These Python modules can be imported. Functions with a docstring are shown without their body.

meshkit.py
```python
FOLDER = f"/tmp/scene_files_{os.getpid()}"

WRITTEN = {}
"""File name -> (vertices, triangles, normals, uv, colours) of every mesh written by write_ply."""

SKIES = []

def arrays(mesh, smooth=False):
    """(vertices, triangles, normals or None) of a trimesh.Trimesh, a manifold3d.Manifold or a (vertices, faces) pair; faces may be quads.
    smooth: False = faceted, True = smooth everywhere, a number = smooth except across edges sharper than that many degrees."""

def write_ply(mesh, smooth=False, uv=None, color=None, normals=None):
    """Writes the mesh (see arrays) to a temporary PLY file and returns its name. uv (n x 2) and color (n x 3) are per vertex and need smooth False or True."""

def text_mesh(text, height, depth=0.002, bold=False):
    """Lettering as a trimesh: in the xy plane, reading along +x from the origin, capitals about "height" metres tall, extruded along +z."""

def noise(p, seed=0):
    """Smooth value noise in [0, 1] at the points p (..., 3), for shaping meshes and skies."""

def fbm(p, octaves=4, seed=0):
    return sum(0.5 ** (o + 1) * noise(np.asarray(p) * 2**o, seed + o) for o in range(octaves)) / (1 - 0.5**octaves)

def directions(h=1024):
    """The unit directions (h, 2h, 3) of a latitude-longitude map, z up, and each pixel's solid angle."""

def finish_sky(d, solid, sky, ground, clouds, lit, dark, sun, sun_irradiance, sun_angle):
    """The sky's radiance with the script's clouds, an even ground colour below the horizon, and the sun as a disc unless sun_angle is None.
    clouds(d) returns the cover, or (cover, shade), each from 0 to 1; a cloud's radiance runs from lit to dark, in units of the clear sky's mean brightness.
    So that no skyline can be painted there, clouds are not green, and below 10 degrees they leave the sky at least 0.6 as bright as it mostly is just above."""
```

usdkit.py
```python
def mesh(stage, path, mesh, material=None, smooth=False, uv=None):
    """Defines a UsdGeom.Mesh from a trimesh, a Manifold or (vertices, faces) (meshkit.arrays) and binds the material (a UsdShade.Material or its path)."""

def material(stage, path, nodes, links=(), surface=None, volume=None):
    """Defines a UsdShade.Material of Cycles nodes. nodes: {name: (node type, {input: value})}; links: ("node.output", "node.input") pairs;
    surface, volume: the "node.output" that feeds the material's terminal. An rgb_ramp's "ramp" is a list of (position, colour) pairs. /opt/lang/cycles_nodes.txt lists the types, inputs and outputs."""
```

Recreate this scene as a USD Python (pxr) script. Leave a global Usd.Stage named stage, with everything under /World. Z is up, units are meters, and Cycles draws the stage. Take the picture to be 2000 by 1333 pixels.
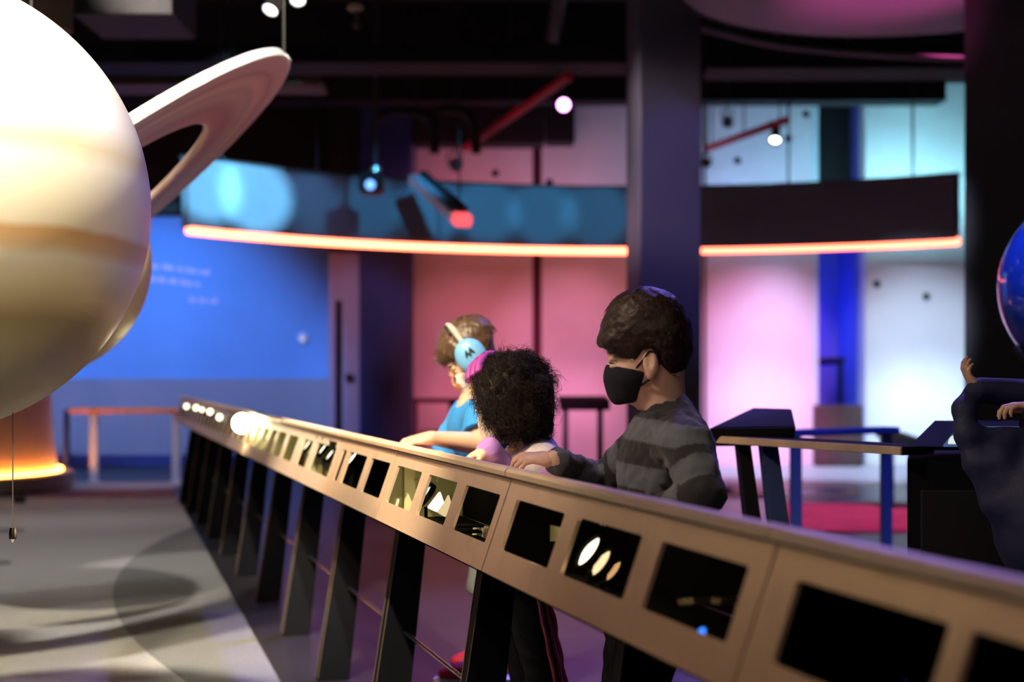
import math, random
import numpy as np, trimesh
import manifold3d as m3
from shapely.geometry import Polygon, Point, box as sbox
from scipy.interpolate import CubicSpline
from pxr import Usd, UsdGeom, UsdLux, UsdShade, Sdf, Gf, Vt
import usdkit, meshkit

rng = np.random.default_rng(7)
stage = Usd.Stage.CreateInMemory()
UsdGeom.SetStageUpAxis(stage, UsdGeom.Tokens.z)
UsdGeom.SetStageMetersPerUnit(stage, 1.0)
UsdGeom.Xform.Define(stage, '/World')
UsdGeom.Scope.Define(stage, '/World/Looks')
V = lambda *a: np.array(a, float)

# ------------------------------------------------------------------ camera
H, F, YH = 1.0, 2778.0, 730.0          # eye height, focal length in pixels of a 2000 px frame, horizon row
cam = UsdGeom.Camera.Define(stage, '/World/camera')
cam.AddTranslateOp().Set((0, 0, H)); cam.AddRotateXOp().Set(90)
cam.CreateHorizontalApertureAttr(36.0); cam.CreateFocalLengthAttr(F * 36 / 2000)
cam.CreateVerticalApertureOffsetAttr((YH - 666.5) * 36 / 2000)
cam.CreateFStopAttr(2.5); cam.CreateFocusDistanceAttr(3.0)
cam.CreateExposureAttr(0.0)
cam.CreateClippingRangeAttr((0.05, 200))

def W(px, py, Y):
    """A point of the place, given where the photograph shows it and its distance Y."""
    return V((px - 1000) / F * Y, Y, H - (py - YH) / F * Y)

# ------------------------------------------------------------------ lights
def light(kind, name, pos, to, color, power, size=None, cone=None, soft=0.3):
    L = getattr(UsdLux, kind).Define(stage, '/World/' + name)
    pos, to = np.array(pos, float), np.array(to, float)
    z = pos - to; z /= np.linalg.norm(z)
    x = np.cross((0, 0, 1), z)
    if np.linalg.norm(x) < 1e-6: x = V(1, 0, 0)
    x /= np.linalg.norm(x); y = np.cross(z, x)
    M = np.eye(4); M[0, :3], M[1, :3], M[2, :3], M[3, :3] = x, y, z, pos
    L.AddTransformOp().Set(Gf.Matrix4d(*M.ravel().tolist()))
    L.CreateColorAttr(Gf.Vec3f(*color)); L.CreateIntensityAttr(float(power))
    if kind == 'RectLight': L.CreateWidthAttr(size[0]); L.CreateHeightAttr(size[1])
    if kind in ('SphereLight', 'DiskLight'): L.CreateRadiusAttr(size)
    if cone:
        s = UsdLux.ShapingAPI.Apply(L.GetPrim()); s.CreateShapingConeAngleAttr(cone); s.CreateShapingConeSoftnessAttr(soft)
    return L

WARM, COOL = (1, .78, .5), (.95, .97, 1)
# theatre spots over the planets and the carpet
light('SphereLight', 'planet_key_light', (-1.2, 1.2, 4.2), (-1.3, 3.1, 1.6), (1, .88, .62), 9000, .07, 20)
light('SphereLight', 'planet_front_light', (-.5, .2, 2.8), (-1.2, 3.2, 1.4), (1, .80, .48), 1500, .07, 15)
light('SphereLight', 'ring_light', (-1.0, 2.2, 4.3), (-.80, 4.5, 1.95), (1, .92, .8), 11000, .06, 16)
light('SphereLight', 'carpet_spot_near', (-2.4, 4.6, 4.3), (-1.9, 5.6, 0), (1, .95, .88), 1000, .06, 32, .6)
light('SphereLight', 'carpet_spot_mid', (-3.6, 7.6, 4.3), (-2.9, 8.2, 0), (1, .95, .9), 1500, .06, 28, .6)
light('SphereLight', 'carpet_spot_far', (-4.0, 10.2, 4.3), (-3.4, 11.0, 0), (1, .95, .9), 900, .06, 30, .6)
light('SphereLight', 'carpet_fill_light', (-3.6, 6.4, 4.4), (-3.0, 7.0, 0), (1, .95, .9), 30, .35, 34, .8)  # overhead fill added to brighten the carpet
light('RectLight', 'led_spill_fill', (-3.25, 12.75, 2.2), (-3.7, 15.4, 2.05), (1, .07, .30), 9, (.9, .06))  # unseen panel added to stand in for the LED strip's spill
light('SphereLight', 'rail_blue_fill', (2.2, 5.2, 4.1), (1.5, 6.4, .8), (.12, .16, 1), 1300, .08, 10, .6)  # unseen lamp added to brighten the blue rail
light('SphereLight', 'console_warm_light', (-1.7, 2.0, 3.2), (-.45, 4.1, .75), (1, .68, .38), 2500, .08, 22, .9)
light('SphereLight', 'console_near_light', (-1.0, .2, 3.0), (.2, 2.1, .75), (1, .58, .32), 80, .1, 26, .9)
# coloured floods high behind the viewer: narrow beams that pass under the fascia onto the far wall
def wall_beam(k, x0, px, z, c, p, half):
    light('SphereLight', f'wall_beam_{k}', (x0, -1.2, 2.7), ((px - 1000) / F * 15.4, 15.4, z), c, p, .07, half, 1.0)
PK = [(-.3, 915, (1, .20, .38), 18500), (-.8, 1110, (1, .29, .58), 33000), (1.2, 1490, (1, .38, .86), 66000), (-1.1, 1800, (.54, .74, 1), 86000)]
for k, (x0, px, c, p) in enumerate(PK):
    for j, z in enumerate((.25, 1.25)):
        wall_beam(k * 2 + j, x0, px, z, c, p * (1, .85)[j], 3.6)
for i, (x, c, p) in enumerate([(-.6, (1, .18, .30), 5), (.55, (1, .45, .75), 7), (2.55, (.34, .56, 1), 18), (4.3, (.32, .82, 1), 46)]):
    light('RectLight', f'wall_flood_up_{i}', (x, 14.7, 2.75), (x, 15.6, 3.7), c, p, (1.3, .12))
light('SphereLight', 'blue_wall_light', (-4.7, 11.1, 4.2), (-3.7, 15.4, .7), (.13, .36, 1), 2700, .12, 24, .7)
for k, px in enumerate((395, 500)):
    light('SphereLight', f'fascia_blue_light_{k}', (-.8, 7.8, 3.2), ((px - 1000) / F * 12.75, 12.75, 2.64), (.24, .66, 1), 18000, .08, 4.0, .3)
for k, (px, Y, p) in enumerate([(620, 13.0, 2200), (730, 13.5, 3200), (840, 14.0, 5200), (950, 14.3, 4600), (1060, 14.4, 4200), (1165, 14.4, 3000)]):
    light('SphereLight', f'fascia_teal_light_{k}', (.1, 7.8, 3.2), ((px - 1000) / F * Y, Y, 2.62), (.09, .50, .95), p, .08, 3.5, .6)
light('SphereLight', 'recess_blue_light', (2.95, 16.15, 1.5), (3.6, 16.6, 1.0), (.03, .08, 1), 60, .1)
light('SphereLight', 'visitor_blue_light', (1.5, 5.8, 3.9), (.5, 3.3, .8), (.26, .20, 1), 420, .15, 30, .7)
light('SphereLight', 'floor_purple_light', (1.3, 7.6, 4.2), (.40, 5.4, 0), (.22, .15, 1), 2600, .12, 22, .8)
light('SphereLight', 'floor_magenta_light', (3.3, 10.3, 4.3), (2.3, 9.9, 0), (1, .12, .45), 1700, .1, 15, .5)
light('SphereLight', 'floor_pale_light', (3.0, 14.75, 3.5), (2.8, 14.3, 0), (.45, .62, 1), 1500, .1, 34, .8)
light('SphereLight', 'visitor_face_light', (-1.3, 2.0, 2.6), (.20, 2.75, .98), (1, .76, .56), 230, .12, 17, .8)
light('SphereLight', 'column_fill_light', (.8, 4.0, 4.3), (1.25, 9.0, 2.0), (.24, .20, 1), 1000, .1, 9, .6)  # unseen lamp added to tint the column blue
light('SphereLight', 'door_fill_light', (-2.6, 12.1, 4.3), (-1.5, 15.0, 1.1), (.42, .45, 1), 420, .1, 13, .7)  # unseen lamp added to lift the door and the pier
light('SphereLight', 'railing_fill_light', (-2.0, 10.9, 4.2), (-3.4, 12.9, .4), (.45, .62, 1), 900, .1, 13, .7)  # unseen lamp added to bring out the low railing
light('SphereLight', 'column_side_fill', (-3.2, 7.4, 3.4), (1.0, 9.2, 2.3), (1, .84, .78), 2300, .1, 9, .7)  # unseen lamp added to light the column's left face
light('SphereLight', 'globe_light', (1.0, 2.6, 3.6), (1.87, 4.5, 1.3), (.25, .35, 1), 2600, .08, 7, .4)
light('SphereLight', 'canopy_light', (2.3, 7.3, 1.9), (2.2, 8.2, 3.2), (1, .12, .50), 620, .06, 23, .8)
light('RectLight', 'room_fill_light', (-.5, -1.5, 3.9), (0, 5, 1.2), (1, .85, .8), .7, (5, 2))
dome = UsdLux.DomeLight.Define(stage, '/World/night_light'); dome.CreateIntensityAttr(.0)

# ------------------------------------------------------------------ naming, materials
_used = {}
def path_for(name, parent='/World'):
    k = (parent, name); n = _used.get(k, 0); _used[k] = n + 1
    return f'{parent}/{name}' + (f'_{n:03d}' if n else '')

def meta(prim, label=None, cat=None, group=None, kind=None):
    for k, v in (('label', label), ('category', cat), ('group', group), ('kind', kind)):
        if v: prim.SetCustomDataByKey(k, v)
    return prim

def thing(name, label, cat, loc=(0, 0, 0), group=None, rotz=0):
    x = UsdGeom.Xform.Define(stage, path_for(name))
    x.AddTranslateOp().Set(tuple(map(float, loc)))
    if rotz: x.AddRotateZOp().Set(float(rotz))
    meta(x.GetPrim(), label, cat, group)
    x.loc = np.array(loc, float) if not rotz else None
    return x

def cat_(ms):
    ms = [x for x in ms if x is not None]
    out = []
    for x in ms:
        v, f, _ = meshkit.arrays(x); out.append((v, f))
    o, vs, fs = 0, [], []
    for v, f in out: vs.append(v); fs.append(f + o); o += len(v)
    return np.vstack(vs), np.vstack(fs)

def part(name, mesh, material, parent=None, smooth=30, label=None, world=True, kind=None, attr=None):
    """One Mesh. World coordinates are turned into the parent's own when the parent stands at a place."""
    pp = parent.GetPath().pathString if parent is not None else '/World'
    if isinstance(mesh, list): mesh = cat_(mesh)
    v, f, _ = meshkit.arrays(mesh)
    p = parent
    if world and p is not None:
        o = getattr(p, 'loc', None)
        if o is not None: v = v - o
    m = usdkit.mesh(stage, path_for(name, pp), (v, f), material, smooth)
    if attr:
        for k, a in attr.items():
            UsdGeom.PrimvarsAPI(m).CreatePrimvar(k, Sdf.ValueTypeNames.FloatArray, 'vertex').Set(Vt.FloatArray.FromNumpy(np.asarray(a, np.float32)))
    m.loc = getattr(parent, 'loc', None) if parent is not None else None
    if label or kind: meta(m.GetPrim(), label, None, None, kind)
    return m

def solo(name, mesh, material, label, cat, smooth=30, group=None, kind=None):
    m = part(name, mesh, material, None, smooth)
    meta(m.GetPrim(), label, cat, group, kind); return m

def struct(name, mesh, material, smooth=False):
    m = part(name, mesh, material, None, smooth); meta(m.GetPrim(), kind='structure'); m.loc = None; return m

def mat(name, color, rough=.6, metal=0., spec=.5, noise=None, bump=None, emit=None, coat=0., sss=0., sheen=0., trans=0., ior=1.5, alpha=None):
    """noise: (scale, amount, detail); bump: (scale, distance)."""
    n = {'p': ('principled_bsdf', {'base_color': color, 'roughness': rough, 'metallic': metal, 'specular_ior_level': spec, 'coat_weight': coat, 'transmission_weight': trans, 'ior': ior, 'sheen_weight': sheen})}
    l = []
    if sss: n['p'][1].update(subsurface_weight=sss, subsurface_scale=.008, subsurface_radius=(1, .3, .15))
    if emit: n['p'][1].update(emission_color=emit[0], emission_strength=emit[1])
    if noise or bump: n['t'] = ('texture_coordinate', {})
    if noise:
        c = np.array(color); lo, hi = np.clip(c * (1 - noise[1]), 0, 1), np.clip(c * (1 + noise[1]), 0, 1)
        n['n'] = ('noise_texture', {'scale': noise[0], 'detail': noise[2] if len(noise) > 2 else 4.})
        n['r'] = ('rgb_ramp', {'ramp': [(.3, tuple(lo)), (.7, tuple(hi))]})
        l += [('t.object', 'n.vector'), ('n.fac', 'r.fac'), ('r.color', 'p.base_color')]
    if bump:
        n['bn'] = ('noise_texture', {'scale': bump[0], 'detail': 5.})
        n['b'] = ('bump', {'strength': .5, 'distance': bump[1]})
        l += [('t.object', 'bn.vector'), ('bn.fac', 'b.height'), ('b.normal', 'p.normal')]
    return usdkit.material(stage, '/World/Looks/' + name, n, l, surface='p.BSDF')

def banded(name, attr, stops, rough=.6, noise=(8, .1), spec=.4, bump=None, interpolate=True, sheen=0.):
    """A colour ramp driven by a vertex primvar (0..1) warped by noise."""
    n = {'a': ('attribute', {'attribute': attr}), 'g': ('geometry', {}),
         'n': ('noise_texture', {'scale': noise[0], 'detail': 5.}), 's': ('math', {'math_type': 'subtract', 'value2': .5}),
         'm': ('math', {'math_type': 'multiply_add', 'value2': noise[1]}),
         'r': ('rgb_ramp', {'ramp': stops, 'interpolate': interpolate}), 'p': ('principled_bsdf', {'roughness': rough, 'specular_ior_level': spec, 'sheen_weight': sheen})}
    l = [('g.position', 'n.vector'), ('n.fac', 's.value1'), ('s.value', 'm.value1'), ('a.fac', 'm.value3'), ('m.value', 'r.fac'), ('r.color', 'p.base_color')]
    if bump:
        n['bn'] = ('noise_texture', {'scale': bump[0], 'detail': 4.}); n['b'] = ('bump', {'strength': .4, 'distance': bump[1]})
        l += [('g.position', 'bn.vector'), ('bn.fac', 'b.height'), ('b.normal', 'p.normal')]
    return usdkit.material(stage, '/World/Looks/' + name, n, l, surface='p.BSDF')

def glow(name, color, strength):
    return usdkit.material(stage, '/World/Looks/' + name, {'e': ('emission', {'color': color, 'strength': strength})}, [], surface='e.emission')

# ------------------------------------------------------------------ mesh helpers
def bx(lo, hi):
    lo, hi = np.minimum(lo, hi), np.maximum(lo, hi)
    b = trimesh.creation.box(np.array(hi) - np.array(lo)); b.apply_translation((np.array(hi) + np.array(lo)) / 2); return b

def rbx(lo, hi, r=.01):
    lo, hi = np.array(lo, float), np.array(hi, float)
    c = [(x, y, z) for x in (lo[0] + r, hi[0] - r) for y in (lo[1] + r, hi[1] - r) for z in (lo[2] + r, hi[2] - r)]
    s = m3.Manifold.sphere(r, 12)
    return m3.Manifold.batch_hull([s.translate(p) for p in c])

def frame_mesh(mesh, o, x, y, z):
    """Mesh given in local (x, y, z) into the frame with origin o."""
    v, f, _ = meshkit.arrays(mesh)
    return np.array(o) + v @ np.array([x, y, z]), f

def tube(pts, r, n=10, cap=True):
    pts = np.array(pts, float); r = np.broadcast_to(r, len(pts))
    t = np.gradient(pts, axis=0); t /= np.linalg.norm(t, axis=1, keepdims=True)
    up = V(0, 0, 1) if abs(t[0][2]) < .9 else V(1, 0, 0)
    vs = []
    u = np.cross(t[0], up); u /= np.linalg.norm(u)
    for p, d, q in zip(pts, t, r):
        u = u - d * (u @ d); u /= np.linalg.norm(u); w = np.cross(d, u)
        a = np.linspace(0, 2 * np.pi, n, endpoint=False)
        vs.append(p + q * (np.cos(a)[:, None] * u + np.sin(a)[:, None] * w))
    v = np.vstack(vs); f = []
    for i in range(len(pts) - 1):
        for k in range(n):
            a, b, c, d = i * n + k, i * n + (k + 1) % n, (i + 1) * n + (k + 1) % n, (i + 1) * n + k
            f += [[a, b, c], [a, c, d]]
    if cap:
        v = np.vstack([v, pts[0], pts[-1]]); q = len(v)
        for k in range(n):
            f += [[q - 2, (k + 1) % n, k], [q - 1, (len(pts) - 1) * n + k, (len(pts) - 1) * n + (k + 1) % n]]
    return v, np.array(f)

def rod(a, b, r, n=12): return tube([a, b], r, n)

def disc(o, nrm, r, t=.004, n=40, squash=1.0):
    z = np.array(nrm, float); z /= np.linalg.norm(z)
    x = np.cross((0, 0, 1), z); x = V(1, 0, 0) if np.linalg.norm(x) < 1e-6 else x / np.linalg.norm(x); y = np.cross(z, x)
    c = m3.Manifold.cylinder(t, r, r, n, True)
    return frame_mesh(c, o, x, y * squash, z)

def lathe(prof, o, n=48, axis=(0, 0, 1)):
    prof = np.array(prof, float); a = np.linspace(0, 2 * np.pi, n, endpoint=False)
    v = np.stack([prof[:, None, 0] * np.cos(a), prof[:, None, 0] * np.sin(a), np.repeat(prof[:, 1:2], n, 1)], -1).reshape(-1, 3)
    f = []
    for i in range(len(prof) - 1):
        for k in range(n):
            p, q, r, s = i * n + k, i * n + (k + 1) % n, (i + 1) * n + (k + 1) % n, (i + 1) * n + k
            f += [[p, q, r], [p, r, s]]
    z = np.array(axis, float); z /= np.linalg.norm(z)
    x = np.cross((0, 1, 0), z); x = V(1, 0, 0) if np.linalg.norm(x) < 1e-6 else x / np.linalg.norm(x); y = np.cross(z, x)
    return np.array(o) + v @ np.array([x, y, z]), np.array(f)

def extr(poly, h, o=(0, 0, 0), x=(1, 0, 0), y=(0, 1, 0), z=(0, 0, 1)):
    g = trimesh.creation.extrude_polygon(poly, h, engine='earcut')
    return frame_mesh(g, o, x, y, z)

def rrect(x0, y0, x1, y1, r): return sbox(x0 + r, y0 + r, x1 - r, y1 - r).buffer(r, 6)

# ------------------------------------------------------------------ implicit surfaces (for people)
class Field:
    def __init__(s, lo, hi, h):
        s.lo, s.h = np.array(lo, float), h
        s.n = np.ceil((np.array(hi) - s.lo) / h).astype(int) + 1
        s.f = np.full(s.n, .2, np.float32)
    def pts(s, lo, hi):
        i0 = np.clip(np.floor((lo - s.lo) / s.h).astype(int), 0, s.n - 1); i1 = np.clip(np.ceil((hi - s.lo) / s.h).astype(int) + 1, 1, s.n)
        g = np.stack(np.meshgrid(*[s.lo[k] + s.h * np.arange(i0[k], i1[k]) for k in range(3)], indexing='ij'), -1).astype(np.float32)
        return tuple(slice(a, b) for a, b in zip(i0, i1)), g
    def _put(s, sl, d, k, sub):
        a = s.f[sl]
        if sub: d = -d; k_ = k; hh = np.clip(.5 - .5 * (d - a) / k_, 0, 1); s.f[sl] = a * hh + d * (1 - hh) + k_ * hh * (1 - hh)
        else: hh = np.clip(.5 + .5 * (a - d) / k, 0, 1); s.f[sl] = a * (1 - hh) + d * hh - k * hh * (1 - hh)
    def cap(s, a, b, r1, r2=None, k=.02, sub=False):
        a, b = np.array(a, float), np.array(b, float); r2 = r1 if r2 is None else r2; R = max(r1, r2) + k * 1.5 + s.h * 2
        sl, p = s.pts(np.minimum(a, b) - R, np.maximum(a, b) + R)
        if p.size == 0: return s
        ab = b - a; t = np.clip(((p - a) @ ab) / max(ab @ ab, 1e-9), 0, 1)[..., None]
        d = np.linalg.norm(p - (a + t * ab), axis=-1) - (r1 + t[..., 0] * (r2 - r1))
        s._put(sl, d.astype(np.float32), k, sub); return s
    def ell(s, c, r, R=np.eye(3), k=.02, sub=False):
        """R: rows are the ellipsoid's axes."""
        c, r, R = np.array(c, float), np.array(r, float), np.array(R, float)
        ext = np.abs(R.T) @ r + k * 1.5 + s.h * 2
        sl, p = s.pts(c - ext, c + ext)
        if p.size == 0: return s
        q = (p - c) @ R.T
        k0 = np.linalg.norm(q / r, axis=-1); k1 = np.linalg.norm(q / r ** 2, axis=-1)
        s._put(sl, (k0 * (k0 - 1) / np.maximum(k1, 1e-6)).astype(np.float32), k, sub); return s
    def cut(s, o, nrm, k=.004):
        """Removes what lies on the side the normal points to."""
        sl, p = s.pts(s.lo, s.lo + s.h * s.n); nrm = np.array(nrm, float) / np.linalg.norm(nrm)
        s._put(sl, (-((p - np.array(o)) @ nrm)).astype(np.float32), k, True); return s
    def wrinkle(s, amp, scale, seed=0, stretch=(1, 1, 1)):
        sl, p = s.pts(s.lo, s.lo + s.h * s.n)
        m = np.abs(s.f) < .03
        s.f[m] += (amp * (meshkit.fbm(p[m] * scale * np.array(stretch), 3, seed) - .5)).astype(np.float32); return s
    def mesh(s):
        f = s.f.copy(); f[[0, -1]] = .1; f[:, [0, -1]] = .1; f[:, :, [0, -1]] = .1
        ins = f < 0; n = s.n
        c = np.zeros(n - 1, np.int8)
        offs = [(i, j, k) for i in (0, 1) for j in (0, 1) for k in (0, 1)]
        for o in offs: c += ins[o[0]:n[0] - 1 + o[0], o[1]:n[1] - 1 + o[1], o[2]:n[2] - 1 + o[2]]
        act = np.argwhere((c > 0) & (c < 8))
        val = np.stack([f[act[:, 0] + o[0], act[:, 1] + o[1], act[:, 2] + o[2]] for o in offs], 1)
        acc, cnt = np.zeros((len(act), 3)), np.zeros(len(act))
        for a in range(8):
            for b in range(a + 1, 8):
                if sum(x != y for x, y in zip(offs[a], offs[b])) != 1: continue
                m = (val[:, a] < 0) != (val[:, b] < 0)
                t = val[m, a] / (val[m, a] - val[m, b])
                acc[m] += np.array(offs[a]) + t[:, None] * (np.array(offs[b]) - np.array(offs[a])); cnt[m] += 1
        v = s.lo + s.h * (act + acc / cnt[:, None])
        idx = np.full(n - 1, -1, np.int32); idx[tuple(act.T)] = np.arange(len(act))
        fs = []
        for ax in range(3):
            u, w = (ax + 1) % 3, (ax + 2) % 3
            A = np.take(ins, range(0, n[ax] - 1), ax); B = np.take(ins, range(1, n[ax]), ax)
            e = np.argwhere(A != B); e = e[(e[:, u] > 0) & (e[:, w] > 0) & (e[:, u] < n[u] - 1) & (e[:, w] < n[w] - 1)]
            def at(du, dw):
                q = e.copy(); q[:, u] -= du; q[:, w] -= dw; return idx[tuple(q.T)]
            q = np.stack([at(1, 1), at(0, 1), at(0, 0), at(1, 0)], 1)
            fl = B[tuple(e.T)]; q[fl] = q[fl][:, ::-1]
            fs.append(q)
        q = np.vstack(fs); q = q[(q >= 0).all(1)]
        return v, np.vstack([q[:, [0, 1, 2]], q[:, [0, 2, 3]]])

# ------------------------------------------------------------------ materials
M = {
 'black': mat('black_paint', (.006, .006, .007), .65),
 'ceiling': mat('dark_ceiling', (.010, .010, .011), .9, noise=(3, .3)),
 'duct': mat('dark_duct', (.020, .020, .019), .7, noise=(2, .2)),
 'slat': mat('dark_wood_slat', (.09, .055, .03), .7, noise=(9, .3)),
 'floor': mat('dark_floor', (.020, .017, .020), .38, noise=(2.2, .12), bump=(60, .0006)),
 'carpet': mat('grey_carpet', (.34, .335, .33), .95, noise=(160, .28, 3), bump=(220, .004), sheen=.15),
 'inlay': mat('dark_grey_carpet', (.155, .155, .155), .95, noise=(160, .28, 3), bump=(220, .004), sheen=.1),
 'concrete': mat('pale_concrete', (.78, .76, .76), .75, noise=(1.6, .06), bump=(30, .001)),
 'hole': mat('tie_hole', (.02, .02, .025), .8),
 'slot': mat('maroon_joint', (.10, .012, .03), .8),
 'blue_wall': mat('blue_wall_paint', (.17, .40, .72), .7, noise=(.8, .12)),
 'wainscot': mat('grey_wainscot', (.30, .31, .34), .7, noise=(1.5, .08)),
 'navy': mat('navy_paint', (.018, .04, .16), .6, noise=(1.2, .2)),
 'lilac': mat('lilac_grey_paint', (.42, .40, .50), .6),
 'column': mat('column_paint', (.085, .075, .115), .6, noise=(1.2, .08)),
 'charcoal': mat('charcoal_paint', (.035, .033, .037), .7),
 'fascia': mat('fascia_paint', (.20, .25, .30), .45, noise=(.9, .08)),
 'recess': mat('recess_paint', (.15, .17, .6), .7),
 'cabinet': mat('brown_cabinet', (.07, .035, .03), .6, noise=(4, .2)),
 'led': glow('led_strip_glow', (1, .17, .085), 9.0),
 'ledr': glow('led_strip_glow_dim', (1, .16, .09), 7.0),
 
 'brasslip': mat('brushed_pale_edge', (.86, .66, .42), .45, .15, noise=(14, .06)),
 'inside': mat('matt_black_inside', (.003, .003, .003), .9, 0, .1),
 'post': mat('dark_steel', (.006, .006, .009), .6, .0, .12, noise=(4, .2)),
 'steel': mat('polished_steel', (.75, .72, .68), .22, 1.0),
 'cream': mat('cream_card', (.85, .78, .48), .6),
 'lens': glow('painted_lit_lens', (1, .93, .68), 2.6),  # lenses are lit, not lamps: their brightness is painted as emission
 'lens2': glow('painted_lit_lens_warm', (1, .72, .38), 1.3),
 'lens3': glow('painted_lit_lens_orange', (1, .55, .22), .7),
 'lensb': glow('painted_lit_lens_blue', (.55, .85, 1), 1.4),
 'lamp': glow('lamp_bulb', (1, .88, .5), 60),
 'far_lamp': glow('far_lamp_bulb', (1, .92, .62), 5),
 'led_blue': glow('blue_indicator', (.03, .22, 1), 2.2),
 'white_lamp': glow('white_spot_lamp', (1, .97, .9), 9),
 'pink_lamp': glow('pink_spot_lamp', (1, .35, 1), 8),
 'blue_lamp': glow('blue_lens', (.16, .4, 1), 2.2),
 'orange_led': glow('orange_base_glow', (1, .30, .04), 34),
 'white': mat('white_plastic', (.8, .8, .8), .4),
 'orange_lit_wood': mat('wood_painted_orange_light', (.85, .33, .14), .45, noise=(10, .2)),  # orange glow from the column painted into the rail wood
 'bluegrey': mat('pale_blue_metal', (.50, .60, .78), .4, .1),
 'red_lit_track': mat('painted_red_light', (.75, .02, .05), .4),  # red light on the tracks painted into the metal colour
 'text': mat('pink_wall_lettering', (1, .78, .85), .5),
 'plaster': mat('column_plaster', (.70, .52, .42), .7, noise=(3, .1)),
 'platform': mat('grey_platform', (.22, .22, .23), .6),
 'kiosk': mat('black_kiosk', (.006, .006, .008), .75, 0, .12),
 'railwood': mat('tan_rail_edge', (.50, .38, .27), .45, noise=(12, .15)),
 'railblue': mat('blue_rail', (.05, .11, .50), .5),
 'screen': glow('kiosk_screen', (.10, .22, .5), .5),
 'screen2': glow('kiosk_screen_planet', (.75, .85, .8), 1.0),
 'globe': mat('blue_globe', (.015, .07, .55), .12, 0, .6, noise=(3, .35), coat=.5),
 'canopy': mat('canopy_fabric', (.40, .34, .42), .7),
 'floor_light_ring': mat('painted_ring_light', (.8, .66, .42), .6),
 'string': mat('grey_cord', (.3, .28, .25), .7),
}

_P = math.atan(.305)
def brushed(name, color, rough, metal, amt):
    c = np.array(color)
    return usdkit.material(stage, '/World/Looks/' + name, {'g': ('geometry', {}), 'd': ('vector_math', {'math_type': 'dot_product', 'vector2': (-math.sin(_P), math.cos(_P), 0)}), 'z': ('separate_xyz', {}),
        'a': ('math', {'math_type': 'multiply', 'value2': 150.}), 'b': ('math', {'math_type': 'multiply', 'value2': 7.}), 'c': ('combine_xyz', {}), 'n': ('noise_texture', {'scale': 1., 'detail': 4.}),
        'w': ('noise_texture', {'scale': 9., 'detail': 5., 'roughness': .65}), 'wr': ('rgb_ramp', {'ramp': [(0, (.35, .3, .25)), (.34, (.55, .5, .45)), (.46, (1, 1, 1)), (1, (1, 1, 1))]}),
        'r': ('rgb_ramp', {'ramp': [(.25, tuple(c * (1 - amt))), (.75, tuple(np.clip(c * (1 + amt), 0, 1)))]}), 'm': ('mix_color', {'blend_type': 'multiply', 'fac': .25}),
        'rr': ('map_range', {'from_min': .2, 'from_max': .8, 'to_min': rough - .08, 'to_max': rough + .10}), 'p': ('principled_bsdf', {'metallic': metal})},
        [('g.position', 'd.vector1'), ('g.position', 'z.vector'), ('d.value', 'a.value1'), ('z.z', 'b.value1'), ('a.value', 'c.x'), ('b.value', 'c.y'), ('c.vector', 'n.vector'), ('n.fac', 'r.fac'), ('g.position', 'w.vector'), ('w.fac', 'wr.fac'), ('r.color', 'm.a'), ('wr.color', 'm.b'), ('m.result', 'p.base_color'), ('n.fac', 'rr.value'), ('rr.result', 'p.roughness')], surface='p.BSDF')
M['brass'] = brushed('brushed_champagne_metal', (.70, .50, .36), .42, .45, .06)
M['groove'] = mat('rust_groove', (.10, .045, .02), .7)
M['postedge'] = mat('dull_edge', (.20, .15, .11), .45, .4)
M['olive'] = mat('olive_reflector', (.42, .42, .20), .6)
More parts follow.
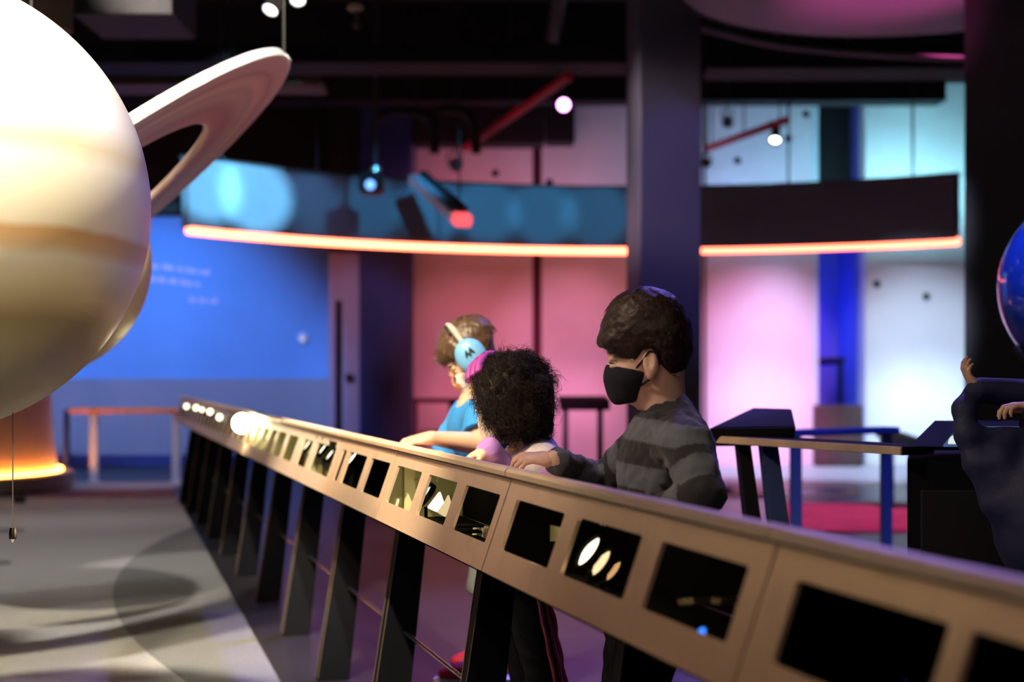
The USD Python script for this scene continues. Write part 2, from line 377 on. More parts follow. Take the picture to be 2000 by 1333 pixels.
# ------------------------------------------------------------------ the room
struct('floor', bx((-11, -4, -.2), (9, 17.2, 0)), M['floor'])
struct('ceiling', bx((-11, -4, 4.8), (9, 17.2, 5)), M['ceiling'])
struct('wall_left', bx((-11.2, -4, 0), (-11, 17.2, 4.8)), M['charcoal'])
struct('wall_right', bx((9, -4, 0), (9.2, 17.2, 4.8)), M['charcoal'])
struct('wall_rear', bx((-11, -4.2, 0), (9, -4, 4.8)), M['charcoal'])
wf = UsdGeom.Xform.Define(stage, path_for('wall_far')); meta(wf.GetPrim(), kind='structure'); wf.loc = None
YW = 15.4
xw = lambda px, Y=YW: (px - 1000) / F * Y
part('backing', bx((-11, 16.9, 0), (9, 17.1, 4.8)), M['charcoal'], wf, False)
part('upper_wall', bx((-11, YW - .01, 2.70), (xw(644), YW, 4.8)), M['ceiling'], wf, False)
part('blue_panel', bx((-11, YW, .944), (xw(644), 16.9, 4.8)), M['blue_wall'], wf, False)
part('wainscot', bx((-11, YW - .03, 0), (xw(644), YW, .944)), M['wainscot'], wf, False)
part('skirting', bx((-11, YW - .05, 0), (xw(644), YW - .031, .12)), M['navy'], wf, False)
def holed(px0, px1, z1, name, holes, Y=YW, d=.25):
    p = rrect(xw(px0, Y), 0.0, xw(px1, Y), z1, .012)
    hs = [((x - 1000) / F * Y, H - (y - YH) / F * Y) for x, y in holes]
    for c in hs: p = p.difference(Point(c).buffer(.044, 8))
    part(name, extr(p, d, (0, Y + d, 0), (1, 0, 0), (0, 0, 1), (0, -1, 0)), M['concrete'], wf, False)
    for c in hs: part('tie_hole', disc((c[0], Y + .05, c[1]), (0, -1, 0), .046, .01, 20), M['hole'], wf, False)
holed(803, 1040, 4.7, 'concrete_panel', [(967, 338), (860, 560)][:1])
part('joint_strip', bx((xw(1038), YW + .1, 0), (xw(1060), YW + .3, 4.7)), M['slot'], wf, False)
holed(1058, 1372, 4.7, 'concrete_panel', [(1073, 356), (1200, 560)][:1])
part('joint_strip', bx((xw(1370), YW + .1, 0), (xw(1382), YW + .3, 4.7)), M['slot'], wf, False)
holed(1380, 1586, 4.7, 'concrete_panel', [(1441, 313), (1540, 270), (1575, 222)])
holed(1690, 2040, 4.7, 'concrete_panel', [(1713, 555), (1810, 580)])
# the deep recess between the two right-hand panels
part('recess_back', bx((xw(1470), 16.6, 0), (xw(1710), 16.7, 4.7)), M['recess'], wf, False)
part('pilaster', bx((xw(1586), YW - .01, 0), (xw(1598), YW + .25, 4.7)), mat('white_painted_cyan_light', (.62, .80, .82), .6), wf, False)  # cyan light on this edge painted into the white
part('recess_side', bx((xw(1686), YW + .26, 0), (xw(1690), 16.6, 4.7)), M['recess'], wf, False)
part('recess_light_stop', bx((xw(1470), 15.66, 2.62), (xw(1690), 16.6, 2.78)), M['black'], wf, False)  # unseen slab added to keep blue light out of the upper recess
part('recess_dark_sheet', bx((xw(1590), 16.0, 2.79), (xw(1689), 16.05, 4.7)), M['black'], wf, False)  # dark sheet added to stand for shade in the upper recess
part('recess_rail', tube([W(1560, 708, 16.3), W(1720, 700, 16.3)], .035), M['black'], wf)
part('recess_rail_post', tube([W(1640, 704, 16.3), W(1640, 800, 16.3)], .025), M['black'], wf)
part('side_wall', bx((xw(2040), YW, 0), (9, 16.9, 4.8)), M['charcoal'], wf, False)
# the pale service door and the navy pier between blue wall and pink panels
d1 = UsdGeom.Xform.Define(stage, path_for('door_1')); meta(d1.GetPrim(), kind='structure'); d1.loc = None
YD = 15.0
part('door_leaf', rbx((xw(668, YD), YD, 0), (xw(703, YD), YD + .06, 2.28), .01), M['lilac'], d1, False)
part('door_jamb', bx((xw(643, YD), YD - .03, 0), (xw(655, YD), YD + .5, 2.28)), M['lilac'], d1, False)
part('door_head', bx((xw(655, YD), YD, 1.77), (xw(668, YD), YD + .06, 2.28)), M['lilac'], d1, False)
part('door_slit', bx((xw(655, YD), YD + .05, 0), (xw(668, YD), YD + .10, 1.77)), M['black'], d1, False)
part('door_knob', lathe([(0, 0), (.035, .004), (.045, .02), (.03, .045), (0, .05)], (xw(683, YD), YD, .957), 24, (0, -1, 0)), M['black'], d1)
struct('wall_pier', rbx((xw(703, YD), YD - .05, 0), (xw(803, YD), YD + .4, 4.7), .015), M['navy'])
struct('wall_header', bx((xw(640, YD), YD + .02, 2.28), (xw(703, YD), YD + .42, 4.7)), M['black'])

# wall switch and lettering
t = thing('wall_sensor', 'small white oval sensor plate on the blue wall beside the door', 'wall sensor', W(592, 660, YW))
part('plate', lathe([(0, 0), (.05, 0), (.055, .012), (.04, .03), (0, .034)], W(592, 660, YW), 28, (0, -1, 0)), M['white'], t)
part('sensor_eye', lathe([(0, .03), (.016, .03), (.01, .042), (0, .045)], W(592, 664, YW), 16, (0, -1, 0)), glow('sensor_glow', (.9, .95, 1), 1.2), t)
def word_line(x0, y0, x1, y1, h, seed):
    r = random.Random(seed); out = []; L = x1 - x0; p = 0.0
    while p < L - 6:
        wl = min(r.uniform(10, 26), L - p); q = p
        while q < p + wl - 2:
            cw = r.uniform(2.2, 3.4); hh = h * r.choice([.62, .62, .7, 1.0])
            yy = y0 + (y1 - y0) * q / L
            a = W(x0 + q, yy + h / 2, YW); b = W(x0 + q + cw * .72, yy + h / 2 - hh, YW)
            out.append(bx((a[0], YW - .006, a[2]), (b[0], YW, b[2]))); q += cw
        p += wl + 5
    return cat_(out)
t = thing('wall_lettering', 'blurred pink quotation of two lines and a name on the blue wall', 'wall text', (0, 0, 0))
part('text_line', word_line(236, 512, 412, 532, 11, 1), M['text'], t, False, kind='stuff')
part('text_line', word_line(236, 538, 402, 556, 11, 2), M['text'], t, False, kind='stuff')
part('name_line', word_line(370, 585, 424, 588, 9, 3), M['text'], t, False, kind='stuff')

# columns
def column(name, px0, px1, Y, w, rot, m, label):
    c = V((px0 + px1 - 2000) / 2 / F * Y, Y + w / 2, 0)
    if px0 > 1800: c = V(W(px0, 0, Y)[0] + .552, Y + .286, 0)
    s = rbx((-w / 2, -w / 2, 0), (w / 2, w / 2, 4.8), .012).rotate((0, 0, rot)).translate(tuple(c))
    st = thing(name, label, 'column', c)
    part('shaft', s, m, st, 20)
    part('base_plate', rbx((-w / 2 - .02, -w / 2 - .02, 0), (w / 2 + .02, w / 2 + .02, .12), .01).rotate((0, 0, rot)).translate(tuple(c)), M['charcoal'], st, 20)
column('square_column', 1222, 1382, 9.0, .40, 8, M['column'], 'square navy-purple column standing behind the boy in the black mask')
column('square_column', 1884, 2190, 8.2, .88, -17.6, M['charcoal'], 'wide charcoal column at the right edge behind the blue globe')

# ------------------------------------------------------------------ hanging curved fascia with its LED strip
t = thing('curved_fascia', 'long curved blue-grey fascia hanging across the room with a glowing edge', 'fascia', (1.228, 9.499, 0))
def arc(r, a0, a1, n=60):
    a = np.radians(np.linspace(a0, a1, n)); return np.stack([1.228 + r * np.sin(a), 9.499 + r * np.cos(a)], 1)
def arc_slab(r0, r1, a0, a1, z0, z1, n=70):
    p = Polygon(np.vstack([arc(r0, a0, a1, n), arc(r1, a0, a1, n)[::-1]])); return extr(p, z1 - z0, (0, 0, z0))
R0 = 4.93
part('face_board', arc_slab(R0, R0 + .10, -54.8, 37, 2.27, 2.885), M['fascia'], t, 30)
part('top_cap', arc_slab(R0 - .01, R0 + .13, -54.9, 37.1, 2.885, 2.905), M['charcoal'], t, 30)
part('light_strip', tube([(x, y, 2.25) for x, y in arc(R0 + .03, -54.6, 4, 60)], .042, 10), M['led'], t, True, label='bright yellow-red glowing strip')
part('light_strip', tube([(x, y, 2.25) for x, y in arc(R0 + .03, 4.2, 37.2, 30)], .036, 10), M['ledr'], t, True, label='orange-red glowing strip')
for a in (-50, -38, 18, 32):
    q = arc(R0 + .05, a, a + .1, 2)[0]
    part('hanger', rod((q[0], q[1], 2.9), (q[0], q[1], 4.8), .012, 8), M['black'], t)

# ------------------------------------------------------------------ ceiling things
def boxthing(name, label, cat, lo, hi, m, r=.012):
    lo, hi = np.minimum(lo, hi), np.maximum(lo, hi)
    st = solo(name, rbx(lo, hi, r), m, label, cat, 20); return st
boxthing('ceiling_beam', 'deep black beam crossing above the far wall panels', 'beam', (-6, 14.6, 3.80), (xw(1840, 14.75), 14.9, 4.8), M['ceiling'])
boxthing('ceiling_beam', 'dark box added to keep the wall top dark above the far wall panels, at the right', 'beam', (xw(1842, 14.75), 14.62, 4.03), (xw(2100, 14.75), 14.88, 4.8), M['ceiling'])  # box added for darkness above the panels, not part of the beam
boxthing('air_duct', 'black square duct hanging above the pink panels', 'duct', (xw(806, 15.1), 15.0, 3.43), (xw(1062, 15.1), 15.36, 4.5), M['ceiling'])
boxthing('air_duct', 'shorter black duct just left of the navy-purple column', 'duct', (xw(1066, 15.1), 15.0, 3.45), (xw(1122, 15.1), 15.36, 4.5), M['ceiling'])
boxthing('ceiling_baffle', 'large dark grey rectangular baffle at the upper left', 'baffle', W(140, -260, 8), W(384, 77, 8.6), M['duct'])
boxthing('ceiling_beam', 'dark brownish beam just above the ringed planet', 'beam', W(-200, 150, 10.5), W(640, 186, 10.9), M['slat'])
boxthing('ceiling_beam', 'black beam high across the middle of the ceiling', 'beam', W(150, 84, 11.5), W(1230, 148, 12.0), M['ceiling'])
boxthing('ceiling_beam', 'black beam behind the purple canopy at the right', 'beam', W(1385, 122, 11.5), W(2300, 158, 12.0), M['ceiling'])
t = thing('slatted_screen', 'brown slatted ceiling screen at the upper left corner', 'slatted screen', W(90, 0, 7))
for i in range(12):
    part('slat', rbx(W(-40 + i * 15, -300, 7.0), W(-32 + i * 15, 62, 7.12), .006), M['slat'], t, 20)
part('slat_rail', rbx(W(-46, -160, 7.12), W(142, -150, 7.18), .01), M['slat'], t, 20)
for i, (a, b, r, lb) in enumerate([((-.6, 7.5, 4.45), (-1.9, 12.5, 4.3), .09, 'dim grey ceiling pipe running back beside the planet hanger'), ((.5, 6.5, 4.5), (.4, 14, 4.3), .07, 'dim grey ceiling pipe over the middle of the hall')]):
    solo('ceiling_pipe', rod(a, b, r, 16), M['duct'], lb, 'pipe')
solo('flexible_hose', tube(CubicSpline(np.arange(5), np.array([W(x, y, 13.6) for x, y in [(735, 235), (770, 218), (815, 222), (845, 240), (848, 300)]]))(np.linspace(0, 4, 30)), .05, 10), M['black'], 'curved dark hose hanging in front of the far duct', 'hose', True)
solo('flexible_hose', tube(CubicSpline(np.arange(4), np.array([W(x, y, 13.4) for x, y in [(860, 215), (905, 218), (925, 245), (930, 300)]]))(np.linspace(0, 3, 30)), .05, 10), M['black'], 'second curved hose, right of the first', 'hose', True)
# canopy
t = thing('round_canopy', 'big round ceiling canopy washed magenta at the upper right', 'canopy', (2.3, 8.0, 3.2))
part('dish', lathe([(0, .03), (.6, .02), (1.2, 0), (1.36, .02), (1.38, .10), (1.2, .16), (0, .18)][::-1], (2.3, 8.0, 3.2), 72), M['canopy'], t, 40)
part('rim_band', lathe([(1.385, .02), (1.40, .02), (1.40, .09), (1.385, .09), (1.385, .02)], (2.3, 8.0, 3.2), 72), M['charcoal'], t, 40)
for a in (0, 2.1, 4.2): part('hanger', rod((2.3 + math.cos(a), 8 + math.sin(a), 3.36), (2.3 + math.cos(a), 8 + math.sin(a), 4.8), .015, 8), M['black'], t)
pp = CubicSpline(np.arange(6), np.array([W(1335, 46, 9.66), W(1385, 60, 9.68), W(1490, 84, 9.72), W(1600, 99, 9.8), W(1790, 112, 9.9), W(2050, 118, 10.0)]))(np.linspace(0, 5, 50))
t = thing('curved_track', 'thin curved purple-lit curtain track under the round canopy', 'track', pp[25])
part('tube', tube(pp, .022, 10), M['lilac'], t, True)
for i in (10, 22, 33, 44): part('bracket', rod(pp[i], V(pp[i][0], pp[i][1], 4.795), .012, 8), M['charcoal'], t)

# lamps
def spot(name, label, pos, to, lens, r=.06, L=.16, stem=None, group=None, body=None):
    pos, to = np.array(pos, float), np.array(to, float); d = to - pos; d /= np.linalg.norm(d)
    b = pos - d * L
    st = thing(name, label, 'spotlight', pos, group or 'spotlights under the ceiling')
    body = body or M['black']
    part('housing', lathe([(0, -L), (r * .55, -L), (r * .8, -L * .8), (r, -.02), (r * 1.12, .0), (r * 1.12, .03), (r, .03), (r * .94, .0), (r * .94, -.02)], pos, 28, d), body, st, 35)
    part('lens', disc(pos - d * .004, d, r * .95, .006, 28), lens, st)
    top = stem or 4.8
    part('yoke', cat_([rod(b + d * L * .3 + V(r * 1.15, 0, 0), b + d * L * .3 + V(r * 1.15, 0, r * 1.6), .006, 8), rod(b + d * L * .3 - V(r * 1.15, 0, 0), b + d * L * .3 + V(-r * 1.15, 0, r * 1.6), .006, 8), rod(b + d * L * .3 + V(-r * 1.15, 0, r * 1.6), b + d * L * .3 + V(r * 1.15, 0, r * 1.6), .006, 8)]), body, st)
    part('stem', rod(b + d * L * .3 + V(0, 0, r * 1.6), V(*(b + d * L * .3)[:2], top), .009, 8), body, st)
    return st
spot('spotlight', 'bright white spotlight just right of the planet ring, upper of two', W(453, 228, 9), (-.4, 1, 1.2), M['white_lamp'], .03, .12)
spot('spotlight', 'bright white spotlight below the other, near the planet ring', W(430, 263, 9), (-.4, 1, 1.2), M['white_lamp'], .025, .12)
spot('spotlight', 'magenta glowing spotlight at the high end of the red-lit track', W(1101, 205, 11.7), (.3, 2, .9), M['pink_lamp'], .055, .18, 3.38)
spot('spotlight', 'white spotlight on the shorter red-lit track right of the column', W(1514, 272, 13.55), (1.8, 11, .3), M['white_lamp'], .05, .2, 3.38)
spot('spotlight', 'dark spotlight with a pale lens in front of the pink upper wall', W(890, 321, 13.9), (.2, 9, 1.6), mat('pale_lens', (.4, .5, .6), .2), .06, .16)
spot('spotlight', 'unlit spotlight against the left side of the dark top beam of the right panels', W(1421, 238, 14.2), (1.5, 9, 1), mat('dim_lens', (.15, .3, .35), .2), .05, .15)
spot('spotlight', 'small spotlight beside the edge of the navy-purple column', W(1379, 318, 12.2), (.8, 6, 1.5), mat('dim_lens_warm', (.5, .4, .3), .2), .04, .12)
spot('spotlight', 'white spotlight cut by the top edge above the planet hanger', W(533, 10, 5.6), (-1.5, 4.6, .9), M['white_lamp'], .03, .10, None, None, M['white'])
spot('spotlight', 'second white spotlight at the top edge, right of the hanger', W(582, -8, 5.75), (-.7, 4.4, 1.2), M['white_lamp'], .03, .10, None, None, M['white'])
t = thing('ceiling_sprinkler', 'dim pinkish disc lamp with a small knob below on the black ceiling', 'sprinkler', W(694, 18, 6.5))
part('plate', lathe([(0, .02), (.035, .02), (.04, 0), (.02, -.012), (0, -.014)][::-1], W(694, 18, 6.5), 24), mat('dusty_pink', (.35, .22, .2), .6), t)
part('drop', rod(W(696, 20, 6.5), W(697, 46, 6.5), .012, 10), M['charcoal'], t)
part('knob', trimesh.creation.icosphere(2, .025).apply_translation(W(697, 48, 6.5)), M['duct'], t)
part('pipe', rod(W(694, 14, 6.5), V(W(694, 14, 6.5)[0], 6.5, 4.8), .012, 10), M['black'], t)
# projector
t = thing('hanging_projector', 'black projector with a blue lens hanging in front of the fascia', 'projector', W(727, 358, 12))
part('housing', rbx(W(700, 374, 12.0), W(752, 344, 12.3), .03), M['black'], t, 30)
part('lens_barrel', lathe([(0, 0), (.07, 0), (.07, .06), (.055, .06), (.05, .03)], W(723, 361, 12.0), 28, (0, -1, 0)), M['black'], t)
part('lens', disc(W(723, 361, 11.96), (0, -1, 0), .042, .01), M['blue_lamp'], t)
part('pole', rod(W(733, 344, 12.1), V(W(735, 100, 12.1)[0], 12.1, 4.8), .02, 10), M['charcoal'], t)
part('collar', lathe([(.021, 0), (.045, .01), (.045, .05), (.021, .06)], W(733, 338, 12.1), 20), M['steel'], t)
# tilted tube light
a, b = W(812, 350, 12.9), W(897, 425, 11.9)
d = (b - a) / np.linalg.norm(b - a); sx = np.cross(d, (0, 0, 1)); sx /= np.linalg.norm(sx); sy = np.cross(sx, d)
t = thing('tilted_tube_light', 'tilted pale blue tube fixture with a painted red reflection at its end in front of the fascia', 'light fixture', (a + b) / 2)
Lg = np.linalg.norm(b - a)
part('case', frame_mesh(rbx((-.07, -.045, 0), (.07, .045, Lg), .012), a, sx, sy, d), mat('fixture_case', (.55, .62, .75), .4), t, 20)
part('end_cap', frame_mesh(rbx((-.074, -.05, Lg), (.074, .05, Lg + .12), .02), a, sx, sy, d), glow('painted_red_reflection', (1, .10, .12), 1.6), t, 20, label='end cap with its red reflection painted as glow')  # reflected red light made emissive, the cap holds no lamp
part('back_rail', frame_mesh(rbx((-.08, .046, .02), (-.02, .09, Lg - .02), .008), a, sx, sy, d), M['charcoal'], t, 20)
part('suspension_wire', rod(a + V(0, 0, .05), V(a[0], a[1], 4.8), .008, 8), M['black'], t)
part('suspension_wire', rod(b + V(0, 0, .05), V(b[0], b[1], 4.8), .008, 8), M['black'], t)
# lighting tracks, the red light on them painted into the bar
for (p0, p1, lb) in [(W(1113, 148, 11.5), W(908, 291, 15.1), 'long lighting track with painted red light slanting back from the magenta spotlight'), (W(1537, 234, 13.4), W(1379, 291, 15.1), 'shorter lighting track with painted red light right of the column')]:
    t = thing('lighting_track', lb, 'lighting track', p0)
    dd = (p1 - p0) / np.linalg.norm(p1 - p0); s1 = np.cross(dd, (0, 0, 1)); s1 /= np.linalg.norm(s1); s2 = np.cross(s1, dd)
    LL = np.linalg.norm(p1 - p0)
    part('bar', frame_mesh(rbx((-.03, -.03, 0), (.03, .03, LL), .006), p0, s1, s2, dd), M['red_lit_track'], t, 20)
    part('slot_channel', frame_mesh(bx((-.012, -.034, .02), (.012, -.0305, LL - .02)), p0, s1, s2, dd), M['black'], t, False)
    for k in (.08, .5, .92):
        q = p0 + dd * LL * k; part('hanger', rod(q + V(0, 0, .03), V(q[0], q[1], 4.8), .007, 8), M['black'], t)
light('SphereLight', 'track_red_glow', W(985, 262, 12.9), W(985, 240, 13.6), (1, .03, .04), 5, .04)

# ------------------------------------------------------------------ floor coverings
YL = lambda px, py: W(px, py, F * H / (py - YH))[:2]
edge = [YL(335, 955), YL(440, 1144), YL(545, 1333)]
e0, e1 = np.array(edge[0]), np.array(edge[2]); ed = (e1 - e0) / np.linalg.norm(e1 - e0)
near_e = e1 + ed * 6
car = Polygon([(-10.9, -3.9), (near_e[0], -3.9), tuple(near_e), tuple(e1), tuple(edge[1]), tuple(e0), (e0[0], 13.0), (-10.9, 13.0)])
solo('carpet', extr(car, .008, (0, 0, 0)), M['carpet'], 'light grey speckled carpet on the left with a straight right edge', 'carpet', False)
inl = Point(5.983, 8.533).buffer(8.066, 180).intersection(car.buffer(-.002)).intersection(sbox(-10, -2, 8, 12.2))
solo('carpet_inlay', extr(inl, .003, (0, 0, .0082)), M['inlay'], 'dark grey curved inlay set into the light grey carpet', 'carpet inlay', False)
for (x, y, rx, lb) in [(8, 1040, 40, 'dark oval carpet dot under the hanging weight'), (-22, 1104, 42, 'dark oval carpet dot at the left frame edge, nearer the viewer')]:
    c = YL(x, y); D = F * H / (y - YH)
    solo('carpet_dot', extr(Point(*c).buffer(rx / F * D, 24), .003, (0, 0, .0082)), M['inlay'], lb, 'carpet dot', False)
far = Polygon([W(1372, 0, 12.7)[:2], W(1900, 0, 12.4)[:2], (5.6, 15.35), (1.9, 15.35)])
solo('painted_blue_wash', extr(far, .005), mat('painted_pale_wash', (.50, .50, .52), .5), 'pale strip painted as pale blue light on the floor along the foot of the right-hand wall panels', 'painted light', False)  # pale blue light on the floor put into the patch colour
solo('painted_magenta_light', extr(Polygon([W(1540, 0, 8.9)[:2], W(1900, 0, 8.9)[:2], W(1900, 0, 11.0)[:2], W(1500, 0, 11.0)[:2]]), .005), mat('painted_magenta_floor', (.42, .14, .22), .9, noise=(6, .2)), 'patch painted as magenta light on the floor behind the tan edged railing', 'carpet', False)  # magenta light on the floor put into the patch colour
# projector light painted as a pale ring on the far floor at right
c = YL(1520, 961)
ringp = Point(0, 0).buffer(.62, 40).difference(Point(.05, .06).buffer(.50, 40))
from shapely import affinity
solo('painted_light_ring', extr(affinity.translate(affinity.scale(ringp, 1.0, 1.0), c[0] + .05, c[1]), .006), M['floor_light_ring'], 'pale yellow ring of projector light painted on the far floor behind the railing', 'floor ring', False)
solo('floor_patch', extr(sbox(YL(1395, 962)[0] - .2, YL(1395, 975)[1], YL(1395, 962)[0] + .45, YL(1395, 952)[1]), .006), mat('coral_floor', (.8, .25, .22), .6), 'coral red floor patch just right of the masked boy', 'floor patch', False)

# ------------------------------------------------------------------ orange lit pedestal at far left
PC = V(-4.9, 12.2, .009)
t = thing('round_plinth', 'low round grey platform with an orange glowing column on it', 'plinth', PC)
part('platform', lathe([(0, .146), (1.05, .146), (1.1, .135), (1.1, .03), (1.06, 0), (0, 0)][::-1], PC, 90), M['platform'], t, 30)
part('column', lathe([(0, 2.3), (.86, 2.3), (.885, 1.2), (.92, .5), (.955, .15), (0, .15)][::-1], PC, 90), M['plaster'], t, 30, label='tapered pale column lit orange from below')
part('light_ring', lathe([(.962, .148), (1.0, .148), (1.0, .163), (.962, .163), (.962, .148)], PC, 90), M['orange_led'], t, 30, label='orange glowing ring')
part('foot', lathe([(0, 0), (.04, 0), (.05, .03), (.03, .06), (0, .06)], YL(38, 985).tolist() + [0.0085], 20), M['black'], t)

# far left railing
t = thing('low_railing', 'low railing with orange glow painted on its top and pale blue posts before the blue wall', 'railing', W(245, 945, 12.9))
part('top_rail', rbx(W(134, 808, 12.9), W(372, 797, 13.0), .01), M['orange_lit_wood'], t, 20, label='wooden top rail with painted orange glow')
for px in (178, 338):
    a = W(px + 6, 808, 12.95); part('post', cat_([rbx((a[0] - .035, 12.92, .012), (a[0] + .035, 12.98, a[2]), .006), rbx((a[0] - .06, 12.89, 0.009), (a[0] + .06, 12.99, .018), .004)]), M['bluegrey'], t, 20)
part('end_panel', rbx(W(126, 940, 13.0), W(134, 800, 13.1), .01), M['navy'], t, 20)

# ------------------------------------------------------------------ the long console
PHI = math.atan(.305); CS, SN = math.cos(PHI), math.sin(PHI)
U, N, Zv = V(-SN, CS, 0), V(CS, SN, 0), V(0, 0, 1)
R = lambda s, a, z: V(-s * SN + a * CS, s * CS + a * SN, z)
def s_of(px, a):
    k = (px - 1000) / F; return a * (CS - k * SN) / (k * CS + SN)
def RP(px, py, a): return W(px, py, R(s_of(px, a), a, 0)[1])
DN = (-.058 * N - .165 * Zv); PL = np.linalg.norm(DN); DN /= PL; OUT = np.cross(U, DN)
TOPA, TOPZ, BOTA, BOTZ = .751, .81, .693, .645
seams = [.42, 1.439, 2.462, 3.418, 4.179, 4.95, 5.72, 6.49, 7.26, 8.03, 8.80, 9.57, 10.34, 11.05]
wins = {0: [(.60, .84), (.872, 1.06), (1.093, 1.373)], 1: [(1.488, 1.743), (1.811, 2.073), (2.136, 2.395)], 2: [(2.497, 2.737), (2.805, 3.044), (3.117, 3.368)],
        3: [(3.456, 3.687), (3.749, 3.996), (4.052, 4.118)], 4: [(4.221, 4.573), (4.667, 4.855)], 5: [(4.985, 5.224), (5.278, 5.488), (5.54, 5.69)]}
ord_ = ['nearest', 'second', 'third', 'fourth', 'fifth', 'sixth', 'seventh', 'eighth', 'ninth', 'tenth', 'eleventh', 'twelfth', 'thirteenth']
def prof_slab(s0, s1, pts, m, name, par, smooth=20):
    """A section (a, z) swept along the console from s0 to s1."""
    p = Polygon(pts)
    return part(name, extr(p, s1 - s0, R(s0, 0, 0), N, Zv, -U) if False else extr(p, s1 - s0, R(s1, 0, 0), N, Zv, np.cross(N, Zv)), m, par, smooth)
for i in range(len(seams) - 1):
    s0, s1 = seams[i] + .003, seams[i + 1] - .003
    if i not in wins:
        g = (s1 - s0) / 3; wins[i] = [(s0 + g * k + .04, s0 + g * (k + 1) - .04) for k in range(3)]
    extra = {0: 'dark and blurred', 1: 'with a white lens in its middle window', 2: 'beside the curly-haired girl', 3: 'beside the boy in ear defenders', 4: 'with two screws above a notched window', 5: 'next to the dazzling bulb'}.get(i, 'in the far dim run')
    t = thing('console_section', f'champagne metal console section, {ord_[i]} from the viewer, {extra}', 'console', R((s0 + s1) / 2, .80, .645), 'sections of the long console')
    p = sbox(s0, 0, s1, PL)
    for (w0, w1) in wins[i]:
        p = p.difference(rrect(w0, .034, w1, .126, .006))
    if i == 4: p = p.difference(rrect(4.24, .018, 4.40, .05, .004))
    part('front_panel', extr(p, .006, R(0, TOPA, TOPZ) - OUT * .006, U, DN, OUT), M['brass'], t, False)
    part('edge_lip', extr(Polygon([(TOPA - .012, TOPZ + .004), (TOPA - .014, TOPZ + .013), (TOPA - .008, TOPZ + .0185), (TOPA + .012, TOPZ + .0185), (TOPA + .03, TOPZ + .010), (TOPA + .03, TOPZ + .001)]), s1 - s0, R(s1, 0, 0), N, Zv, np.cross(N, Zv)), M['brasslip'], t, 20)
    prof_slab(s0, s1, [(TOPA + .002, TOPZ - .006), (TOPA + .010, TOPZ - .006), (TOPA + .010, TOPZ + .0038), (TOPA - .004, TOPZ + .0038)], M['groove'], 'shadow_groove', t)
    prof_slab(s0, s1, [(TOPA + .031, TOPZ + .006), (.93, TOPZ - .026), (.93, TOPZ - .036), (TOPA + .031, TOPZ - .004)], M['brasslip'], 'counter_top', t)
    prof_slab(s0, s1, [(.915, TOPZ - .037), (.93, TOPZ - .037), (.93, BOTZ), (.915, BOTZ)], M['inside'], 'back_panel', t)
    prof_slab(s0, s1, [(BOTA + .008, BOTZ), (.914, BOTZ), (.914, BOTZ - .006), (BOTA + .006, BOTZ - .006)], M['inside'], 'bottom_panel', t)
    for sd in (s0 + .001, s1 - .006):
        prof_slab(sd, sd + .005, [(TOPA + .012, TOPZ - .002), (.912, TOPZ - .042), (.912, BOTZ + .002), (BOTA + .016, BOTZ + .002)], M['olive'] if (i in (2, 4, 5, 6) and sd > s0 + .01) else M['inside'], 'end_panel', t)
    if i == 4:
        for x, y in ((620, 850), (632, 853)):
            q = R(s_of(x, .748), .748, .79); part('screw', disc(q + OUT * .003, OUT, .006, .003, 14), M['black'], t)

# posts and foot rod of the console: one welded frame
t = thing('support_stand', 'row of leaning dark steel posts with a thin bright foot rod under the console', 'support frame', R(5, .80, 0))
for k in range(-2, 11):
    s = 2.93 + .83 * k
    q = np.array([(.743, 0), (.846, 0), (.913, .638), (.839, .638)])
    v, f, _ = meshkit.arrays(extr(Polygon(q), .046, R(s + .05, 0, 0), N, Zv, np.cross(N, Zv)))
    part('post', (v, f), M['post'], t, False)
    # the folded edges that catch light
    for e in (0.0, .042):
        part('post_edge', cat_([tube([R(s + .005 + e, .743, .01), R(s + .005 + e, .838, .63)], .0016, 6)]), M['postedge'], t, True)
part('foot_rod', rod(R(.9, .845, .30), R(11.1, .845, .30), .0055, 10), M['steel'], t, True, label='thin polished steel rod')

# ------------------------------------------------------------------ optical pieces inside the console
AX = -.80 * N + .60 * Zv; AX /= np.linalg.norm(AX)
def holder(q, r): return cat_([lathe([(r, -.006), (r + .006, -.006), (r + .006, .006), (r, .006), (r, -.006)], q, 32, AX), rod(q - Zv * (r + .003), V(q[0], q[1], BOTZ + .002), .004, 8), lathe([(0, 0), (.014, 0), (.014, .008), (0, .010)], V(q[0], q[1], BOTZ + .001), 16)])
def lens_set(label, items):
    """items: (px, py, a, radius in px, material)."""
    q0 = RP(items[0][0], items[0][1], items[0][2])
    t = thing('lens_train', label, 'lens set', V(q0[0], q0[1], BOTZ), 'lens sets in the console windows')
    for px, py, a, rp, m in items:
        q = RP(px, py, a); r = rp / F * q[1]
        part('lens', lathe([(0, -.004), (r * .7, -.003), (r, 0), (r * .7, .004), (0, .006)], q, 32, AX), m, t, True)
        part('lens_holder', holder(q, r), M['inside'], t, 25)
    return t
lens_set('three oval lenses with painted glow one behind another in the middle window of the second console section', [(1153, 1080, .765, 34, M['lens']), (1176, 1103, .80, 31, M['lens2']), (1201, 1118, .84, 24, M['lens3'])])
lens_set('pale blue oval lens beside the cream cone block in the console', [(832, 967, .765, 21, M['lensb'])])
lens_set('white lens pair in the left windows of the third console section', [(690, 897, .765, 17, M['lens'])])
lens_set('pair of white lenses with painted glow below the two screws of the console', [(632, 879, .765, 14, M['lens']), (646, 890, .80, 14, M['lens'])])
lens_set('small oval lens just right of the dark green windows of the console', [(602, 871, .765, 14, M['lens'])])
lens_set('white lens at the edge of the dazzling bulb in the console', [(527, 851, .765, 13, M['lens'])])
